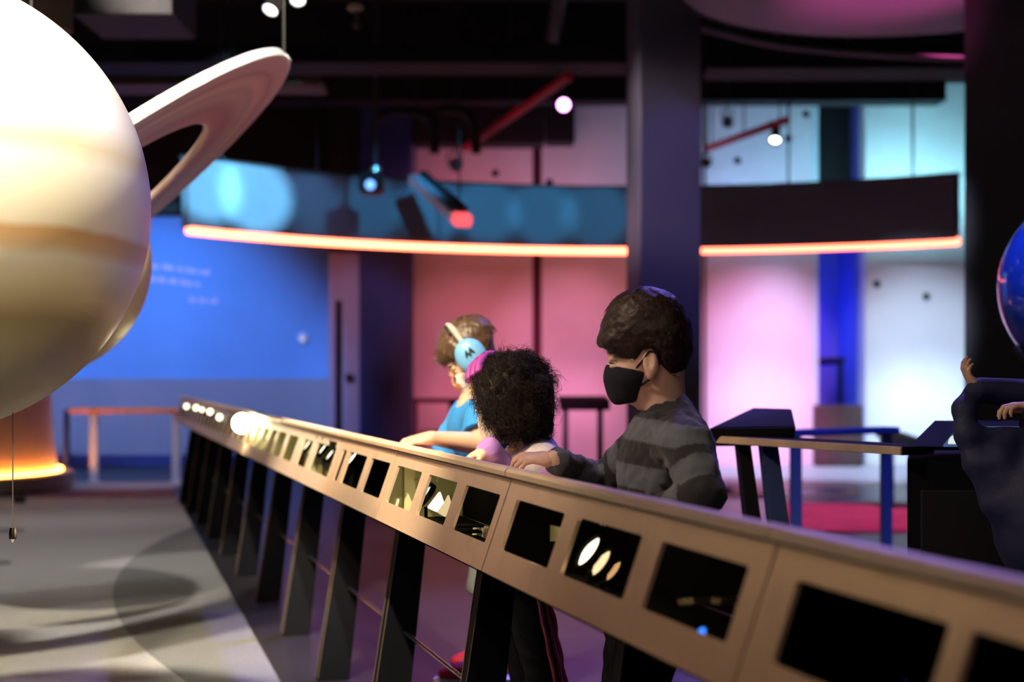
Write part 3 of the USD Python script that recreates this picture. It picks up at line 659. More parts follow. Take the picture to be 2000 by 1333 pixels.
def block(label, cat, name, pts, depth, m, a, extra=None):
    """A block whose outline was measured in the window, built at distance a and given real depth."""
    P3 = [RP(x, y, a) for x, y in pts]; c = np.mean(P3, 0)
    uv = [((p - c) @ -U, (p - c) @ Zv) for p in P3]
    t = thing(name, label, cat, c)
    part('body', extr(Polygon(uv).buffer(0), depth, c + N * depth, -U, Zv, -N), m, t, False)
    return t, c
M['cream_painted_glow'] = glow('painted_cream_glow', (1, .76, .38), .8)  # lit look of the cream block painted as emission
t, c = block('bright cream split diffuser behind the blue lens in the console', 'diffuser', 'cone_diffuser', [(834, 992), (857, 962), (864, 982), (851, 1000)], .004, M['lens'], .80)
part('rear_fin', extr(Polygon([((p - c) @ -U, (p - c) @ Zv) for p in [RP(x, y, .83) for x, y in [(853, 1001), (866, 984), (874, 968), (879, 986), (868, 1010)]]]), .004, c + N * .034, -U, Zv, -N), M['cream_painted_glow'], t, False)
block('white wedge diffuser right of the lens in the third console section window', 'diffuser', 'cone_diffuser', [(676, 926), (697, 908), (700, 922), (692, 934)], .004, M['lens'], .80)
t, c = block('cream ribbed stack of plates low in a dark console window', 'plate stack', 'plate_stack', [(924, 1028), (953, 1034), (949, 1052), (922, 1046)], .05, M['cream'], .80)
for k in range(3): part('rib', frame_mesh(rbx((-.02, -.002, -.004), (.02, .002, .054), .001), c + Zv * (.012 * (k - 1) + .002), -U, Zv, np.cross(-U, Zv)), M['inside'], t, False)
block('cream card standing at the right of a black console window', 'card', 'cream_card', [(1062, 1022), (1096, 1032), (1090, 1058), (1072, 1058), (1063, 1042)], .004, M['cream'], .82)
# olive lit window: side reflector, dial and glass dome
q = RP(775, 982, .76)
t = thing('reflector_box', 'olive lit reflector with a small white dial in a console window', 'reflector', V(q[0], q[1], BOTZ))
part('side_plate', frame_mesh(bx((0, 0, 0), (.028, .138, .004)), R(3.405, .762, BOTZ + .004), N, Zv, np.cross(N, Zv)), mat('pale_yellow_plate', (.75, .7, .35), .5), t, False)
part('dial', disc(RP(775, 983, .745), OUT, .011, .004), M['lens2'], t)
part('dome', tube([RP(802 + 20 * math.cos(u), 962 - 28 * math.sin(u), .79) for u in np.linspace(2.9, .6, 14)], .003, 8), M['steel'], t, True)
part('bulb', trimesh.creation.icosphere(2, .012).apply_translation(RP(801, 978, .80)), M['lens'], t, True)
for k, (q_, c_, p_) in enumerate([(R(3.30, .79, .70), (1, .85, .45), 60), (R(2.60, .765, .70), (1, .82, .45), 60), (R(2.36, .770, .70), (1, .82, .45), 45), (R(1.99, .745, .68), (1, .80, .42), 30), (R(2.95, .745, .68), (1, .80, .42), 26), (R(3.88, .745, .68), (1, .80, .42), 26), (R(4.60, .80, .70), (1, .85, .5), 40), (R(1.70, .80, .70), (1, .7, .35), 3), (R(5.6, .80, .70), (1, .85, .45), 90), (R(6.2, .79, .70), (1, .85, .45), 300)]):
    light('SphereLight', f'console_inner_fill_{k}', q_, q_ + U, c_, p_, .006)  # unseen fills added so the pieces in the windows show
# dim mechanism pieces
for pts, lb in (([(1010, 1060), (1022, 1052), (1030, 1064), (1018, 1070)], 'dim grey knob piece in the black console window with the cream card'), ([(1040, 1058), (1060, 1056), (1058, 1072), (1042, 1074)], 'second dim grey clamp in the black console window with the cream card'), ([(1322, 1172), (1352, 1168), (1356, 1180), (1326, 1184)], 'dull brass clamp in the dark window above the blue indicator'), ([(1390, 1168), (1408, 1170), (1404, 1182), (1388, 1180)], 'smaller dull brass clamp in the window above the blue indicator'), ([(752, 950), (760, 930), (764, 945), (758, 962)], 'thin yellow clamp at the right of the dark window beside the panel joint')):
    block(lb, 'clamp', 'optic_clamp', pts, .03, mat('dull_brass' + str(_used.get(('/World', 'optic_clamp'), 0)), (.30, .25, .14), .35, .6), .82)
t = thing('indicator_light', 'round blue indicator light at the bottom of a dark console window', 'indicator light', RP(1375, 1238, .722))
part('lens', lathe([(0, 0), (.0062, 0), (.0062, .003), (.004, .006), (0, .007)], RP(1375, 1238, .722), 20, OUT), M['led_blue'], t, True)
part('bezel', lathe([(.0064, -.002), (.008, -.002), (.008, .002), (.0064, .002), (.0064, -.002)], RP(1375, 1238, .722), 20, OUT), M['black'], t)
# the dazzling bulb and the far lamps
q = RP(478, 829, .705)
t = thing('dazzling_bulb', 'dazzling yellow-white bulb set in the console face', 'lamp', q)
part('bulb', trimesh.creation.icosphere(3, .042).apply_translation(q + OUT * .012), M['lamp'], t, True)
part('socket', lathe([(0, -.05), (.03, -.05), (.03, -.02), (.02, -.012), (0, -.012)], q, 24, OUT), M['steel'], t)
light('SphereLight', 'dazzling_bulb_light', q + OUT * .07, q + OUT, (1, .82, .42), 9, .03)
for k, (px, py) in enumerate([(370, 796), (389, 799), (401, 803), (417, 807), (436, 818)]):
    q = RP(px, py, .735)
    t = thing('far_lamp', f'small round yellow-white lamp in the far end of the console, {["first", "second", "third", "fourth", "fifth"][k]} from its end', 'lamp', q, 'far lamps in the console')
    part('bulb', trimesh.creation.icosphere(2, .015 if k != 2 else .011).apply_translation(q + OUT * .02), M['far_lamp'], t, True)
    part('socket', lathe([(0, -.04), (.02, -.04), (.02, 0), (.012, .008), (0, .008)], q, 16, OUT), M['inside'], t)

# ------------------------------------------------------------------ the planets
def sphere_mesh(c, r, axis=(0, 0, 1), n=96):
    z = np.array(axis, float); z /= np.linalg.norm(z); x = np.cross((0, 1, 0), z); x /= np.linalg.norm(x); y = np.cross(z, x)
    th = np.linspace(0, np.pi, n // 2 + 1); ph = np.linspace(0, 2 * np.pi, n, endpoint=False)
    T, P = np.meshgrid(th, ph, indexing='ij')
    d = np.stack([np.sin(T) * np.cos(P), np.sin(T) * np.sin(P), np.cos(T)], -1).reshape(-1, 3)
    f = []
    for i in range(n // 2):
        for k in range(n):
            a, b, c2, e = i * n + k, i * n + (k + 1) % n, (i + 1) * n + (k + 1) % n, (i + 1) * n + k
            f += [[a, c2, b], [a, e, c2]]
    return (np.array(c) + r * d @ np.array([x, y, z]), np.array(f)), (d[:, 2] + 1) / 2
YJ = 3.0
JC, JR = W(-169, 400, YJ), 456 / F * YJ * .987
(mesh, lat) = sphere_mesh(JC, JR, (.02, 0, 1), 160)
jm = banded('banded_planet', 'lat', [(0, (.40, .33, .19)), (.2, (.48, .40, .23)), (.25, (.40, .32, .17)), (.29, (.60, .51, .30)), (.33, (.74, .67, .48)), (.37, (.80, .76, .66)), (.395, (.68, .47, .28)), (.42, (.64, .38, .19)), (.435, (.80, .72, .60)), (.56, (.85, .82, .74)), (.60, (.70, .62, .44)), (.66, (.82, .80, .74)), (1, (.8, .8, .76))], .38, (5, .035), .5)
t = thing('banded_planet', 'huge cream banded planet globe filling the left edge', 'planet model', JC)
part('globe', mesh, jm, t, True, attr={'lat': lat})
part('hanging_rod', rod(JC + V(0, 0, JR - .01), (JC[0], JC[1], 4.8), .012, 12), M['steel'], t)
part('hanging_collar', lathe([(0, .03), (.04, .03), (.06, 0), (0, -.004)][::-1], JC + V(0, 0, JR), 24), M['steel'], t)
YS = 5.0
SC, SR = W(61, 510, YS), 232 / F * YS * .985
dv = SC - V(0, 0, H); dv /= np.linalg.norm(dv); rr = np.cross(dv, (0, 0, 1)); rr /= np.linalg.norm(rr); uu = np.cross(rr, dv)
TA, TB = math.radians(39.5), math.radians(8.0)
E1 = math.cos(TA) * rr + math.sin(TA) * uu; Pp = -math.sin(TA) * rr + math.cos(TA) * uu
E2 = -dv * math.cos(TB) + Pp * math.sin(TB); E3 = np.cross(E1, E2)
(mesh, lat) = sphere_mesh(SC, SR, E3 if E3[2] > 0 else -E3, 128)
sm = banded('pale_planet', 'lat', [(0, (.55, .45, .30)), (.2, (.62, .52, .36)), (.4, (.74, .66, .50)), (.5, (.80, .74, .6)), (.7, (.72, .66, .52)), (1, (.6, .55, .45))], .42, (3, .03), .5)
t = thing('ringed_planet', 'smaller cream planet globe with a broad tilted ring behind the banded planet', 'planet model', SC)
part('globe', mesh, sm, t, True, attr={'lat': lat})
RO, RI = 640 / F * YS, 428 / F * YS
prof = [(RI, -.006), (RI + .01, -.012), ((RI + RO) / 2, -.014), (RO - .010, -.018), (RO, -.016), (RO, .016), (RO - .010, .018), ((RI + RO) / 2, .014), (RI + .01, .012), (RI, .006), (RI, -.006)]
# finer radial divisions so that the bands can be told apart
P2 = []
for (a, b) in zip(prof[:-1], prof[1:]):
    for k in range(8): P2.append(tuple(np.array(a) + (np.array(b) - np.array(a)) * k / 8))
P2.append(prof[-1])
(rv, rf) = lathe(P2, (0, 0, 0), 180); rl = (np.hypot(rv[:, 0], rv[:, 1]) - RI) / (RO - RI)
rv = SC + rv @ np.array([E1, E2, E3])
ringm = banded('ring_bands', 'rad', [(0, (.62, .42, .34)), (.08, (.50, .24, .22)), (.25, (.36, .19, .19)), (.42, (.50, .36, .34)), (.52, (.44, .30, .31)), (.60, (.64, .44, .34)), (.70, (.52, .34, .33)), (.76, (.34, .18, .18)), (.80, (.50, .34, .33)), (.965, (.56, .40, .38)), (.985, (.88, .86, .83)), (1, (.88, .86, .83))], .4, (3, .01), .5)
part('ring', (rv, rf), ringm, t, True, attr={'rad': rl})
tip = SC + RO * .985 * (math.cos(.10) * E1 + math.sin(.10) * E2)
part('hanging_rod', rod(tip, (tip[0], tip[1], 4.8), .008, 10), M['steel'], t)
part('hanging_boss', lathe([(0, .022), (.012, .022), (.028, 0), (0, -.002)][::-1], tip + V(0, 0, .012), 20), M['white'], t)
part('hanging_rod', rod(SC + V(0, 0, SR - .01), (SC[0], SC[1], 4.8), .008, 10), M['steel'], t)
# the weight on a cord under the banded planet
q = W(25, 1033, YJ)
t = thing('hanging_weight', 'small pointed metal weight hanging on a cord below the banded planet', 'weight', q)
zz = JC[2] - math.sqrt(JR ** 2 - (q[0] - JC[0]) ** 2)
part('weight', lathe([(0, 0), (.006, .002), (.008, -.010), (.0075, -.022), (.001, -.030), (0, -.031)][::-1], q, 20), M['steel'], t)
part('cord', rod(q, V(q[0], q[1], zz + .004), .0012, 6), M['string'], t)
# blue globe at right on its stand
YG = 4.5
GC, GR = W(2150, 560, YG), 192 / F * YG
t = thing('blue_globe', 'shiny blue planet globe on a black stand cut by the right edge', 'planet model', GC)
(mesh, lat) = sphere_mesh(GC, GR, (.1, .1, 1), 96); part('globe', mesh, M['globe'], t, True)
aa = np.linspace(-.2, math.pi + .2, 40)
part('cradle', tube([GC + (GR + .018) * V(-math.cos(u), 0, -math.sin(u)) for u in np.linspace(.62, math.pi - .62, 30)], .016, 10), M['black'], t, True)
part('stand', cat_([rod(GC - V(0, 0, GR + .02), (GC[0], GC[1], .03), .035, 16)]), M['black'], t)
part('stand_base', lathe([(0, .03), (.2, .03), (.24, 0), (0, 0)][::-1], (GC[0], GC[1], 0), 40), M['black'], t)

# ------------------------------------------------------------------ right-hand railing, sign and kiosks
t = thing('wood_railing', 'low railing with a tan edged top and leaning dark posts right of the masked boy', 'railing', (.9, 3.7, 0))
a, b = W(1365, 853, 4.05), W(1768, 880, 3.38)
dd = (b - a); dd[2] = 0; LL = np.linalg.norm(dd); dd /= LL; nn = np.cross(dd, Zv)
a[2] = b[2] = (a[2] + b[2]) / 2
part('top_rail', frame_mesh(rbx((0, -.008, -.014), (LL, .10, .008), .005), a, dd, -nn, Zv), M['kiosk'], t, 20)
part('front_edge', frame_mesh(rbx((0, -.016, -.013), (LL, -.0085, .007), .002), a, dd, -nn, Zv), M['railwood'], t, 20, label='tan wooden front edge')
for px, w, mm in ((1450, .034, 'post'), (1500, .042, 'navy')):
    Yp = 4.05 - (px - 1365) / 403 * .67 + .05
    top = W(px, 868, Yp); bot = V(top[0] + .10, Yp, 0)
    m_ = m3.Manifold.batch_hull([m3.Manifold.cube((w, .07, .004), True).translate(tuple(V(top[0], Yp, a[2] - .016))), m3.Manifold.cube((w * 1.5, .11, .004), True).translate(tuple(bot + V(0, 0, .002)))])
    part('post', m_, M[mm], t, False)
t = thing('tilted_sign', 'dark tilted sign panel standing on the tan edged railing', 'sign', W(1470, 840, 4.2))
sg = [W(1388, 842, 4.0), W(1545, 838, 3.92), W(1550, 800, 4.4), W(1470, 797, 4.55)]
q = [W(1386, 838, 3.95), W(1470, 798, 4.35), W(1546, 800, 4.15), W(1554, 836, 3.8)]
dn = V(.0, .03, -.05)
part('panel', m3.Manifold.hull_points(np.array(q + [p + dn for p in q])), M['kiosk'], t, False)
part('face', m3.Manifold.hull_points(np.array([p + V(0, -.002, .003) for p in (q[0] * .94 + np.mean(q, 0) * .06, q[1] * .94 + np.mean(q, 0) * .06, q[2] * .94 + np.mean(q, 0) * .06, q[3] * .94 + np.mean(q, 0) * .06)] + [np.mean(q, 0)])), M['kiosk'], t, False)
part('bracket', m3.Manifold.hull_points(np.array([W(x, y, Y) for Y in (4.0, 4.08) for x, y in [(1430, 836), (1520, 836), (1496, 848), (1444, 848)]])), M['black'], t, False)
t = thing('blue_railing', 'blue-lit low railing farther behind the tilted sign', 'railing', (1.6, 6.5, 0))
a, b = W(1535, 846, 6.2), W(1742, 840, 6.6); a[2] = b[2] = (a[2] + b[2]) / 2
dd = b - a; LL = np.linalg.norm(dd); dd /= LL; nn = np.cross(dd, Zv)
part('top_rail', frame_mesh(rbx((0, -.05, -.015), (LL, .05, .014), .006), a, dd, nn, Zv), M['railblue'], t, 20)
part('post', rbx((b[0] - .05, b[1] - .03, 0), (b[0] - .005, b[1] + .03, b[2] - .016), .004), M['railblue'], t, 20)
part('post', rbx((a[0] + .02, a[1] - .03, 0), (a[0] + .065, a[1] + .03, a[2] - .016), .004), M['railblue'], t, 20)
# kiosk with a sloping screen
K0 = W(1748, 880, 3.36)
t = thing('screen_kiosk', 'black kiosk with a sloping screen beside the tan edged railing', 'kiosk', (1.05, 3.5, 0))
x0, x1 = W(1772, 0, 3.42)[0], W(2010, 0, 3.42)[0]
xb = W(1776, 0, 3.9)[0]
part('cabinet', m3.Manifold.hull_points(np.array([(x0, 3.42, 0), (x0, 3.42, .79), (x1, 3.42, 0), (x1, 3.42, .79), (xb, 3.9, 0), (xb, 3.9, .80), (x1 + .2, 3.9, 0), (x1 + .2, 3.9, .80)])), M['kiosk'], t, False)
sl = V(0, .49, .095); sl /= np.linalg.norm(sl); sn_ = V(0, -sl[2], sl[1])
o = V(x0, 3.36, .775)
part('hood', m3.Manifold.hull_points(np.array([W(1776, 872, 3.40), W(1826, 822, 3.55), W(1990, 822, 3.55), W(1990, 876, 3.40), W(1776, 880, 3.6), W(1990, 880, 3.6), W(1826, 826, 3.7), W(1990, 826, 3.7)])), M['kiosk'], t, False)
fo = W(1790, 872, 3.352); fn = np.cross(W(1880, 872, 3.352) - fo, W(1880, 830, 3.515) - fo); fn /= np.linalg.norm(fn); fn = fn if fn[1] < 0 else -fn
part('screen', m3.Manifold.hull_points(np.array([p + fn * k for k in (.001, .006) for p in (W(1842, 874, 3.355), W(1990, 874, 3.355), W(1990, 838, 3.50), W(1872, 838, 3.50))])), M['screen'], t, False)
part('screen_picture', m3.Manifold.hull_points(np.array([p + fn * k for k in (.0065, .009) for p in [W(1868 + 17 * math.cos(u), 873 - 17 * math.sin(u) * (1 if math.sin(u) > 0 else 0), 3.36 + .06 * max(0, math.sin(u))) for u in np.linspace(0, math.pi, 14)]])), M['screen2'], t, False)
part('front_panel', rbx((x0 + .03, 3.409, .08), (x1 - .03, 3.4195, .72), .004), M['black'], t, 20)
# brown cabinet in the recess and the far exhibit tables
c0, c1 = W(1594, 912, 15.2), W(1684, 792, 15.2)
t = thing('brown_cabinet', 'dark brown cabinet standing between the two right-hand wall panels', 'cabinet', ((c0[0] + c1[0]) / 2, 15.4, 0))
part('body', rbx((c0[0], 15.2, 0.0), (c1[0], 15.38, c1[2]), .01), M['cabinet'], t, 20)
part('door', rbx((c0[0] + .02, 15.185, .06), ((c0[0] + c1[0]) / 2 - .005, 15.2, c1[2] - .03), .004), M['cabinet'], t, 20)
part('door', rbx(((c0[0] + c1[0]) / 2 + .005, 15.185, .06), (c1[0] - .02, 15.2, c1[2] - .03), .004), M['cabinet'], t, 20)
for (px0, px1, Y, y0, lb, nm) in [(1094, 1192, 9.8, 776, 'dark exhibit table with two legs before the pink wall, between girl and masked boy', 'exhibit_table'), (1742, 1800, 10.5, 850, 'low maroon table behind the black kiosk', 'exhibit_table')]:
    a, b = W(px0, y0 + 26, Y), W(px1, y0, Y)
    t = thing(nm, lb, 'table', ((a[0] + b[0]) / 2, Y, 0))
    part('top', m3.Manifold.hull_points(np.array([(x, y, z) for x in (a[0], b[0]) for y, z in ((Y, a[2]), (Y + .5, b[2] - .02), (Y + .5, b[2]), (Y, a[2] + .07))])), M['kiosk'], t, False)
    for px in (px0 + .12 * (px1 - px0), px0 + .82 * (px1 - px0)):
        q = W(px, 0, Y); part('leg', rbx((q[0] - .02, Y + .1, .0055 if px0 > 1700 else 0), (q[0] + .02, Y + .16, a[2]), .004), M['column'], t, 20)
a, b = W(806, 783, 12.5), W(884, 778, 12.5)
t = thing('far_rail', 'thin maroon rail in front of the pink wall left of the boy in ear defenders', 'railing', ((a[0] + b[0]) / 2, 12.5, 0))
part('top_rail', rbx((a[0], 12.5, a[2] - .02), (W(1000, 0, 12.5)[0], 12.56, a[2] + .02), .006), M['slot'], t, 20)
for px in (812, 985): q = W(px, 0, 12.53); part('post', rbx((q[0] - .015, 12.515, 0), (q[0] + .015, 12.545, a[2] - .021), .004), M['slot'], t, 20)
q = W(889, 0, 11.6)
t = thing('speaker_post', 'dark upright speaker post just behind the blue shirted boy', 'speaker', (q[0], 11.6, 0))
part('body', rbx((q[0] - .05, 11.57, .03), (q[0] + .05, 11.67, .78), .02), M['kiosk'], t, 20)
part('base', rbx((q[0] - .12, 11.5, 0), (q[0] + .12, 11.74, .032), .01), M['kiosk'], t, 20)

# ------------------------------------------------------------------ people
def unit(v): v = np.array(v, float); return v / np.linalg.norm(v)
class Frame:
    def __init__(s, o, fwd, up, size=1.0):
        s.o = np.array(o, float); s.f = unit(fwd); up = np.array(up, float); s.u = unit(up - s.f * (up @ s.f)); s.l = np.cross(s.u, s.f); s.s = size
        s.R = np.array([s.f, s.l, s.u])
    def p(s, x, y, z): return s.o + s.s * (x * s.f + y * s.l + z * s.u)
    def back(s, v): return (np.asarray(v) - s.o) @ s.R.T / s.s

def head_prims(fd, h, ears=(1, -1), detail=True):
    S = h.s
    e = lambda c, r, k=.02, sub=False, R=None: fd.ell(h.p(*c), np.array(r) * S, h.R if R is None else R, k * S, sub)
    e((-.012, 0, .036), (.088, .071, .082))
    e((.020, 0, -.018), (.058, .059, .074), .03)
    e((.050, 0, -.073), (.026, .030, .020), .03)
    for y in (1, -1): e((.042, .034 * y, -.032), (.032, .028, .030), .02)
    e((.062, 0, .034), (.024, .050, .026), .02)
    if detail:
        fd.cap(h.p(.076, 0, .006), h.p(.0905, 0, -.022), .0065 * S, .0100 * S, .010 * S)
        for y in (1, -1):
            e((.086, .0095 * y, -.027), (.009, .0075, .0065), .007)
            e((.089, .031 * y, .004), (.012, .017, .011), .012, True)
            e((.0735, .031 * y, .010), (.0145, .0165, .0085), .005)
            e((.0735, .031 * y, -.007), (.0130, .0155, .006), .005)
        e((.085, 0, -.0455), (.010, .020, .006), .008); e((.083, 0, -.0555), (.010, .017, .0065), .008)
        fd.cap(h.p(.096, -.017, -.0508), h.p(.096, .017, -.0508), .0022 * S, None, .004 * S, True)
    for y in ears:
        e((-.008, .073 * y, -.008), (.018, .009, .031), .008)
        e((-.004, .070 * y, -.036), (.008, .007, .009), .006)
        e((-.003, .0815 * y, .000), (.009, .006, .018), .006, True)

def hand_prims(fd, wrist, fwd, up, thumb, s=.75, curl=(20, 30, 25), spread=.1, tcurl=.3, elbow=None, r_el=.03):
    fwd = unit(fwd); up = unit(np.array(up) - fwd * (np.array(up) @ fwd)); th = np.cross(up, fwd) * thumb
    R = np.array([fwd, np.cross(up, fwd), up])
    if elbow is not None: fd.cap(elbow, wrist, r_el, .0195 * s + .003, .01)
    fd.cap(wrist, wrist + fwd * .02 * s, .019 * s, .020 * s, .01)
    fd.ell(wrist + fwd * .040 * s, np.array([.040, .034, .0135]) * s, R, .012)
    fd.ell(wrist + fwd * .026 * s + th * .018 * s - up * .004 * s, np.array([.028, .016, .013]) * s, R, .010)
    for i in range(4):
        b = wrist + fwd * (.068 - .003 * abs(i - 1)) * s + th * (.0235 - .0155 * i) * s
        L = [.060, .067, .062, .048][i] * s; d = unit(fwd + th * spread * (1.5 - i) / 1.5); r = [.0082, .0084, .008, .0072][i] * s
        a = 0; p = b
        for k, fr in enumerate((.45, .31, .24)):
            a += math.radians(curl[k] * (1 + .12 * i)); dd = d * math.cos(a) - up * math.sin(a)
            q = p + dd * L * fr; fd.cap(p, q, r * (1 - .1 * k), r * (.92 - .1 * k), .0025); p = q
    b = wrist + fwd * .022 * s + th * .024 * s - up * .004 * s
    d = unit(fwd * .75 + th * .55 - up * tcurl)
    q = b + d * .034 * s; fd.cap(b, q, .0110 * s, .0095 * s, .008)
    d2 = unit(fwd * .95 + th * .12 - up * tcurl); fd.cap(q, q + d2 * .030 * s, .0095 * s, .0078 * s, .003)

def torso_prims(fd, J, g, s, k=.04):
    up = unit(J['chest'] - J['pelvis']); left = unit(J['shL'] - J['shR']); fw = np.cross(left, up); R = np.array([unit(fw), np.cross(up, unit(fw)), up])
    a, b = J['shL'], J['shR']; m = (a + b) / 2; u = (b - a) / 2
    fd.cap(m - u * .82, m + u * .82, .043 * s + g, None, k)
    fd.ell(J['chest'], np.array([.078 * s + g, .108 * s + g, .125 * s]), R, k)
    fd.ell(J['pelvis'] * .5 + J['chest'] * .5, np.array([.076 * s + g, .098 * s + g, .12 * s]), R, k)
    fd.ell(J['pelvis'], np.array([.082 * s + g, .102 * s + g, .085 * s]), R, k)
    fd.cap(J['neck'], m, .040 * s + g * .4, .052 * s + g, k)
    return R

def bounds(pts, m): pts = np.array(pts); return pts.min(0) - m, pts.max(0) + m

def strands(h, mesh, n, length, width, seed, material, parent, crown, lift=.15, wav=0., keep=None, name='hair_strands'):
    """Hairs as curves flowing from the crown over the hair's surface."""
    v, f = mesh; r = np.random.default_rng(seed)
    t = v[f]; nrm = np.cross(t[:, 1] - t[:, 0], t[:, 2] - t[:, 0]); ar = np.linalg.norm(nrm, axis=1); nrm /= np.maximum(ar, 1e-12)[:, None]
    pick = r.choice(len(f), n, p=ar / ar.sum()); w = r.dirichlet((1, 1, 1), n)
    p = (t[pick] * w[..., None]).sum(1); nn = nrm[pick]
    if keep is not None: m = keep(p); p, nn = p[m], nn[m]
    d = p - crown; d = d - nn * (d * nn).sum(1)[:, None]; d /= np.maximum(np.linalg.norm(d, axis=1), 1e-6)[:, None]
    side = np.cross(nn, d); pts = []
    K = 6; L = length * r.uniform(.5, 1.2, len(p)); ph = r.uniform(0, 6.3, len(p)); bend = r.normal(0, .22, len(p))
    for k in range(K):
        x = k / (K - 1)
        pts.append(p + (d + side * bend[:, None]) * (L * x)[:, None] + nn * (L * lift * math.sin(x * 2.4) - .002 - .10 * L * x * x * 3)[:, None] + side * (wav * np.sin(ph + x * 9))[:, None] + nn * (wav * np.cos(ph + x * 9))[:, None])
    P = np.stack(pts, 1).astype(np.float32)
    o = getattr(parent, 'loc', None)
    if o is not None: P = P - np.array(o, np.float32)
    c = UsdGeom.BasisCurves.Define(stage, path_for(name, parent.GetPath().pathString))
    c.CreateTypeAttr('linear'); c.CreatePointsAttr(Vt.Vec3fArray.FromNumpy(P.reshape(-1, 3))); c.CreateCurveVertexCountsAttr(Vt.IntArray.FromNumpy(np.full(len(p), K, np.int32)))
    wd = np.tile(np.linspace(1, .25, K), len(p)) * width; c.CreateWidthsAttr(Vt.FloatArray.FromNumpy(wd.astype(np.float32))); c.SetWidthsInterpolation('vertex')
    UsdShade.MaterialBindingAPI.Apply(c.GetPrim()).Bind(material); meta(c.GetPrim(), kind='stuff'); return c

def eyes(h, t, iris):
    for y in (1, -1):
        c = h.p(.0700, .031 * y, .0015)
        e = part('eye', trimesh.creation.icosphere(3, .0125 * h.s).apply_translation(c), M['eye'], t, True)
        look = unit(h.f - h.u * .35)
        part('eyelashes', tube([h.p(.0765, .017 * y, .001), h.p(.0845, .030 * y, .0020), h.p(.0765, .045 * y, .000)], np.array([.0012, .0022, .0012]) * h.s, 6), M['cushion_dark'], t, True)
        part('iris', disc(c + look * .0113 * h.s, look, .006 * h.s, .003, 20), iris, e, 30)

def brows(h, t, m):
    for y in (1, -1):
        part('eyebrow', tube([h.p(.0815, .017 * y, .021), h.p(.082, .03 * y, .0255), h.p(.074, .045 * y, .022)], np.array([.003, .0035, .0018]) * h.s, 8), m, t, True)

M['skin'] = mat('skin_light', (.74, .47, .36), .5, sss=.12, noise=(40, .05))
M['skin2'] = mat('skin_tan', (.62, .38, .27), .5, sss=.12, noise=(40, .05))
M['eye'] = mat('eye_white', (.75, .72, .68), .15)
M['cushion_dark'] = mat('lash_black', (.008, .006, .005), .6)
M['iris'] = mat('iris_brown', (.05, .02, .01), .1)
def hairmat(name, c, ro=.42, sp=.45):
    return usdkit.material(stage, '/World/Looks/' + name, {'g': ('geometry', {}), 'n': ('noise_texture', {'scale': 260., 'detail': 2.}), 'r': ('rgb_ramp', {'ramp': [(.3, tuple(np.array(c) * .75)), (.7, tuple(np.array(c) * 1.3))]}), 'b': ('bump', {'strength': .5, 'distance': .0012}), 'p': ('principled_bsdf', {'roughness': ro, 'specular_ior_level': sp})},
        [('g.position', 'n.vector'), ('n.fac', 'r.fac'), ('r.color', 'p.base_color'), ('n.fac', 'b.height'), ('b.normal', 'p.normal')], surface='p.BSDF')
M['hair_dark'] = hairmat('hair_dark_brown', (.024, .012, .008), .5, .35)
M['hair_brown'] = hairmat('hair_brown', (.075, .04, .022))
M['hair_black'] = hairmat('hair_near_black', (.012, .008, .008), .6, .2)
M['maskblack'] = mat('black_mask_cloth', (.004, .005, .012), .9, bump=(300, .0006))
M['trouser'] = mat('black_trousers', (.012, .012, .014), .85, bump=(120, .001))
M['greyshort'] = mat('grey_shorts', (.24, .25, .24), .85, bump=(150, .001))
M['blueshirt'] = mat('bright_blue_shirt', (.02, .21, .58), .8, bump=(140, .001))
M['whiteshirt'] = mat('white_shirt', (.68, .64, .72), .8, bump=(140, .001))
M['purple'] = mat('lilac_sleeve', (.40, .20, .62), .8, bump=(140, .001))
M['headband'] = mat('purple_headband', (.26, .03, .25), .6)
M['redshoe'] = mat('red_shoe', (.55, .02, .03), .45)
M['sole'] = mat('white_sole', (.75, .72, .78), .6)
M['darkshoe'] = mat('black_shoe', (.015, .015, .018), .5)
M['stripe_red'] = mat('coral_stripe', (.95, .16, .24), .6)
M['orange_stripe'] = mat('orange_stripe', (.75, .17, .06), .6)
M['muff'] = mat('pale_blue_muff', (.13, .36, .66), .4)
M['cushion'] = mat('black_cushion', (.012, .012, .012), .6)
M['band'] = mat('grey_headband', (.35, .32, .29), .5)
M['navycloth'] = mat('navy_jacket', (.010, .014, .06), .7, bump=(60, .002))

def leg_prims(fd, hip, knee, ankle, g, s, thin=1.0):
    fd.cap(hip, knee, .062 * s * thin + g, .043 * s * thin + g, .02); fd.cap(knee, ankle, .044 * s * thin + g, .029 * s * thin + g, .02)

def shoe(t, name, heel_ground, d, s, m, label=None):
    """heel_ground: the ankle's foot on the floor; d: toe direction."""
    d = unit(d * V(1, 1, 0)); h = Frame(heel_ground, d, (0, 0, 1), s)
    fd = Field(*bounds([h.p(-.06, -.06, -.02), h.p(.20, .06, .12), h.p(.2, -.06, 0), h.p(-.06, .06, 0)], .02), .005)
    fd.cap(h.p(-.01, 0, .04), h.p(.10, 0, .028), .034 * s, .032 * s, .02); fd.ell(h.p(.115, 0, .026), np.array([.045, .036, .024]) * s, h.R, .02); fd.cap(h.p(0, 0, .04), h.p(-.005, 0, .085), .034 * s, .033 * s, .02)
    fd.cut(h.p(0, 0, .014), (0, 0, -1)); fd.cut(h.p(0, 0, .088), (0, 0, 1))
    sh = part(name, fd.mesh(), m, t, True, label=label)
    p = Polygon([(-.045, -.028), (.03, -.032), (.10, -.040), (.15, -.026), (.166, 0), (.15, .026), (.10, .040), (.03, .032), (-.045, .028)]).buffer(.006)
    part('sole', extr(affinity.scale(p, s, s, origin=(0, 0)), .016 * s, heel_ground, d, np.cross((0, 0, 1), d), Zv), M['sole'], sh, 30)

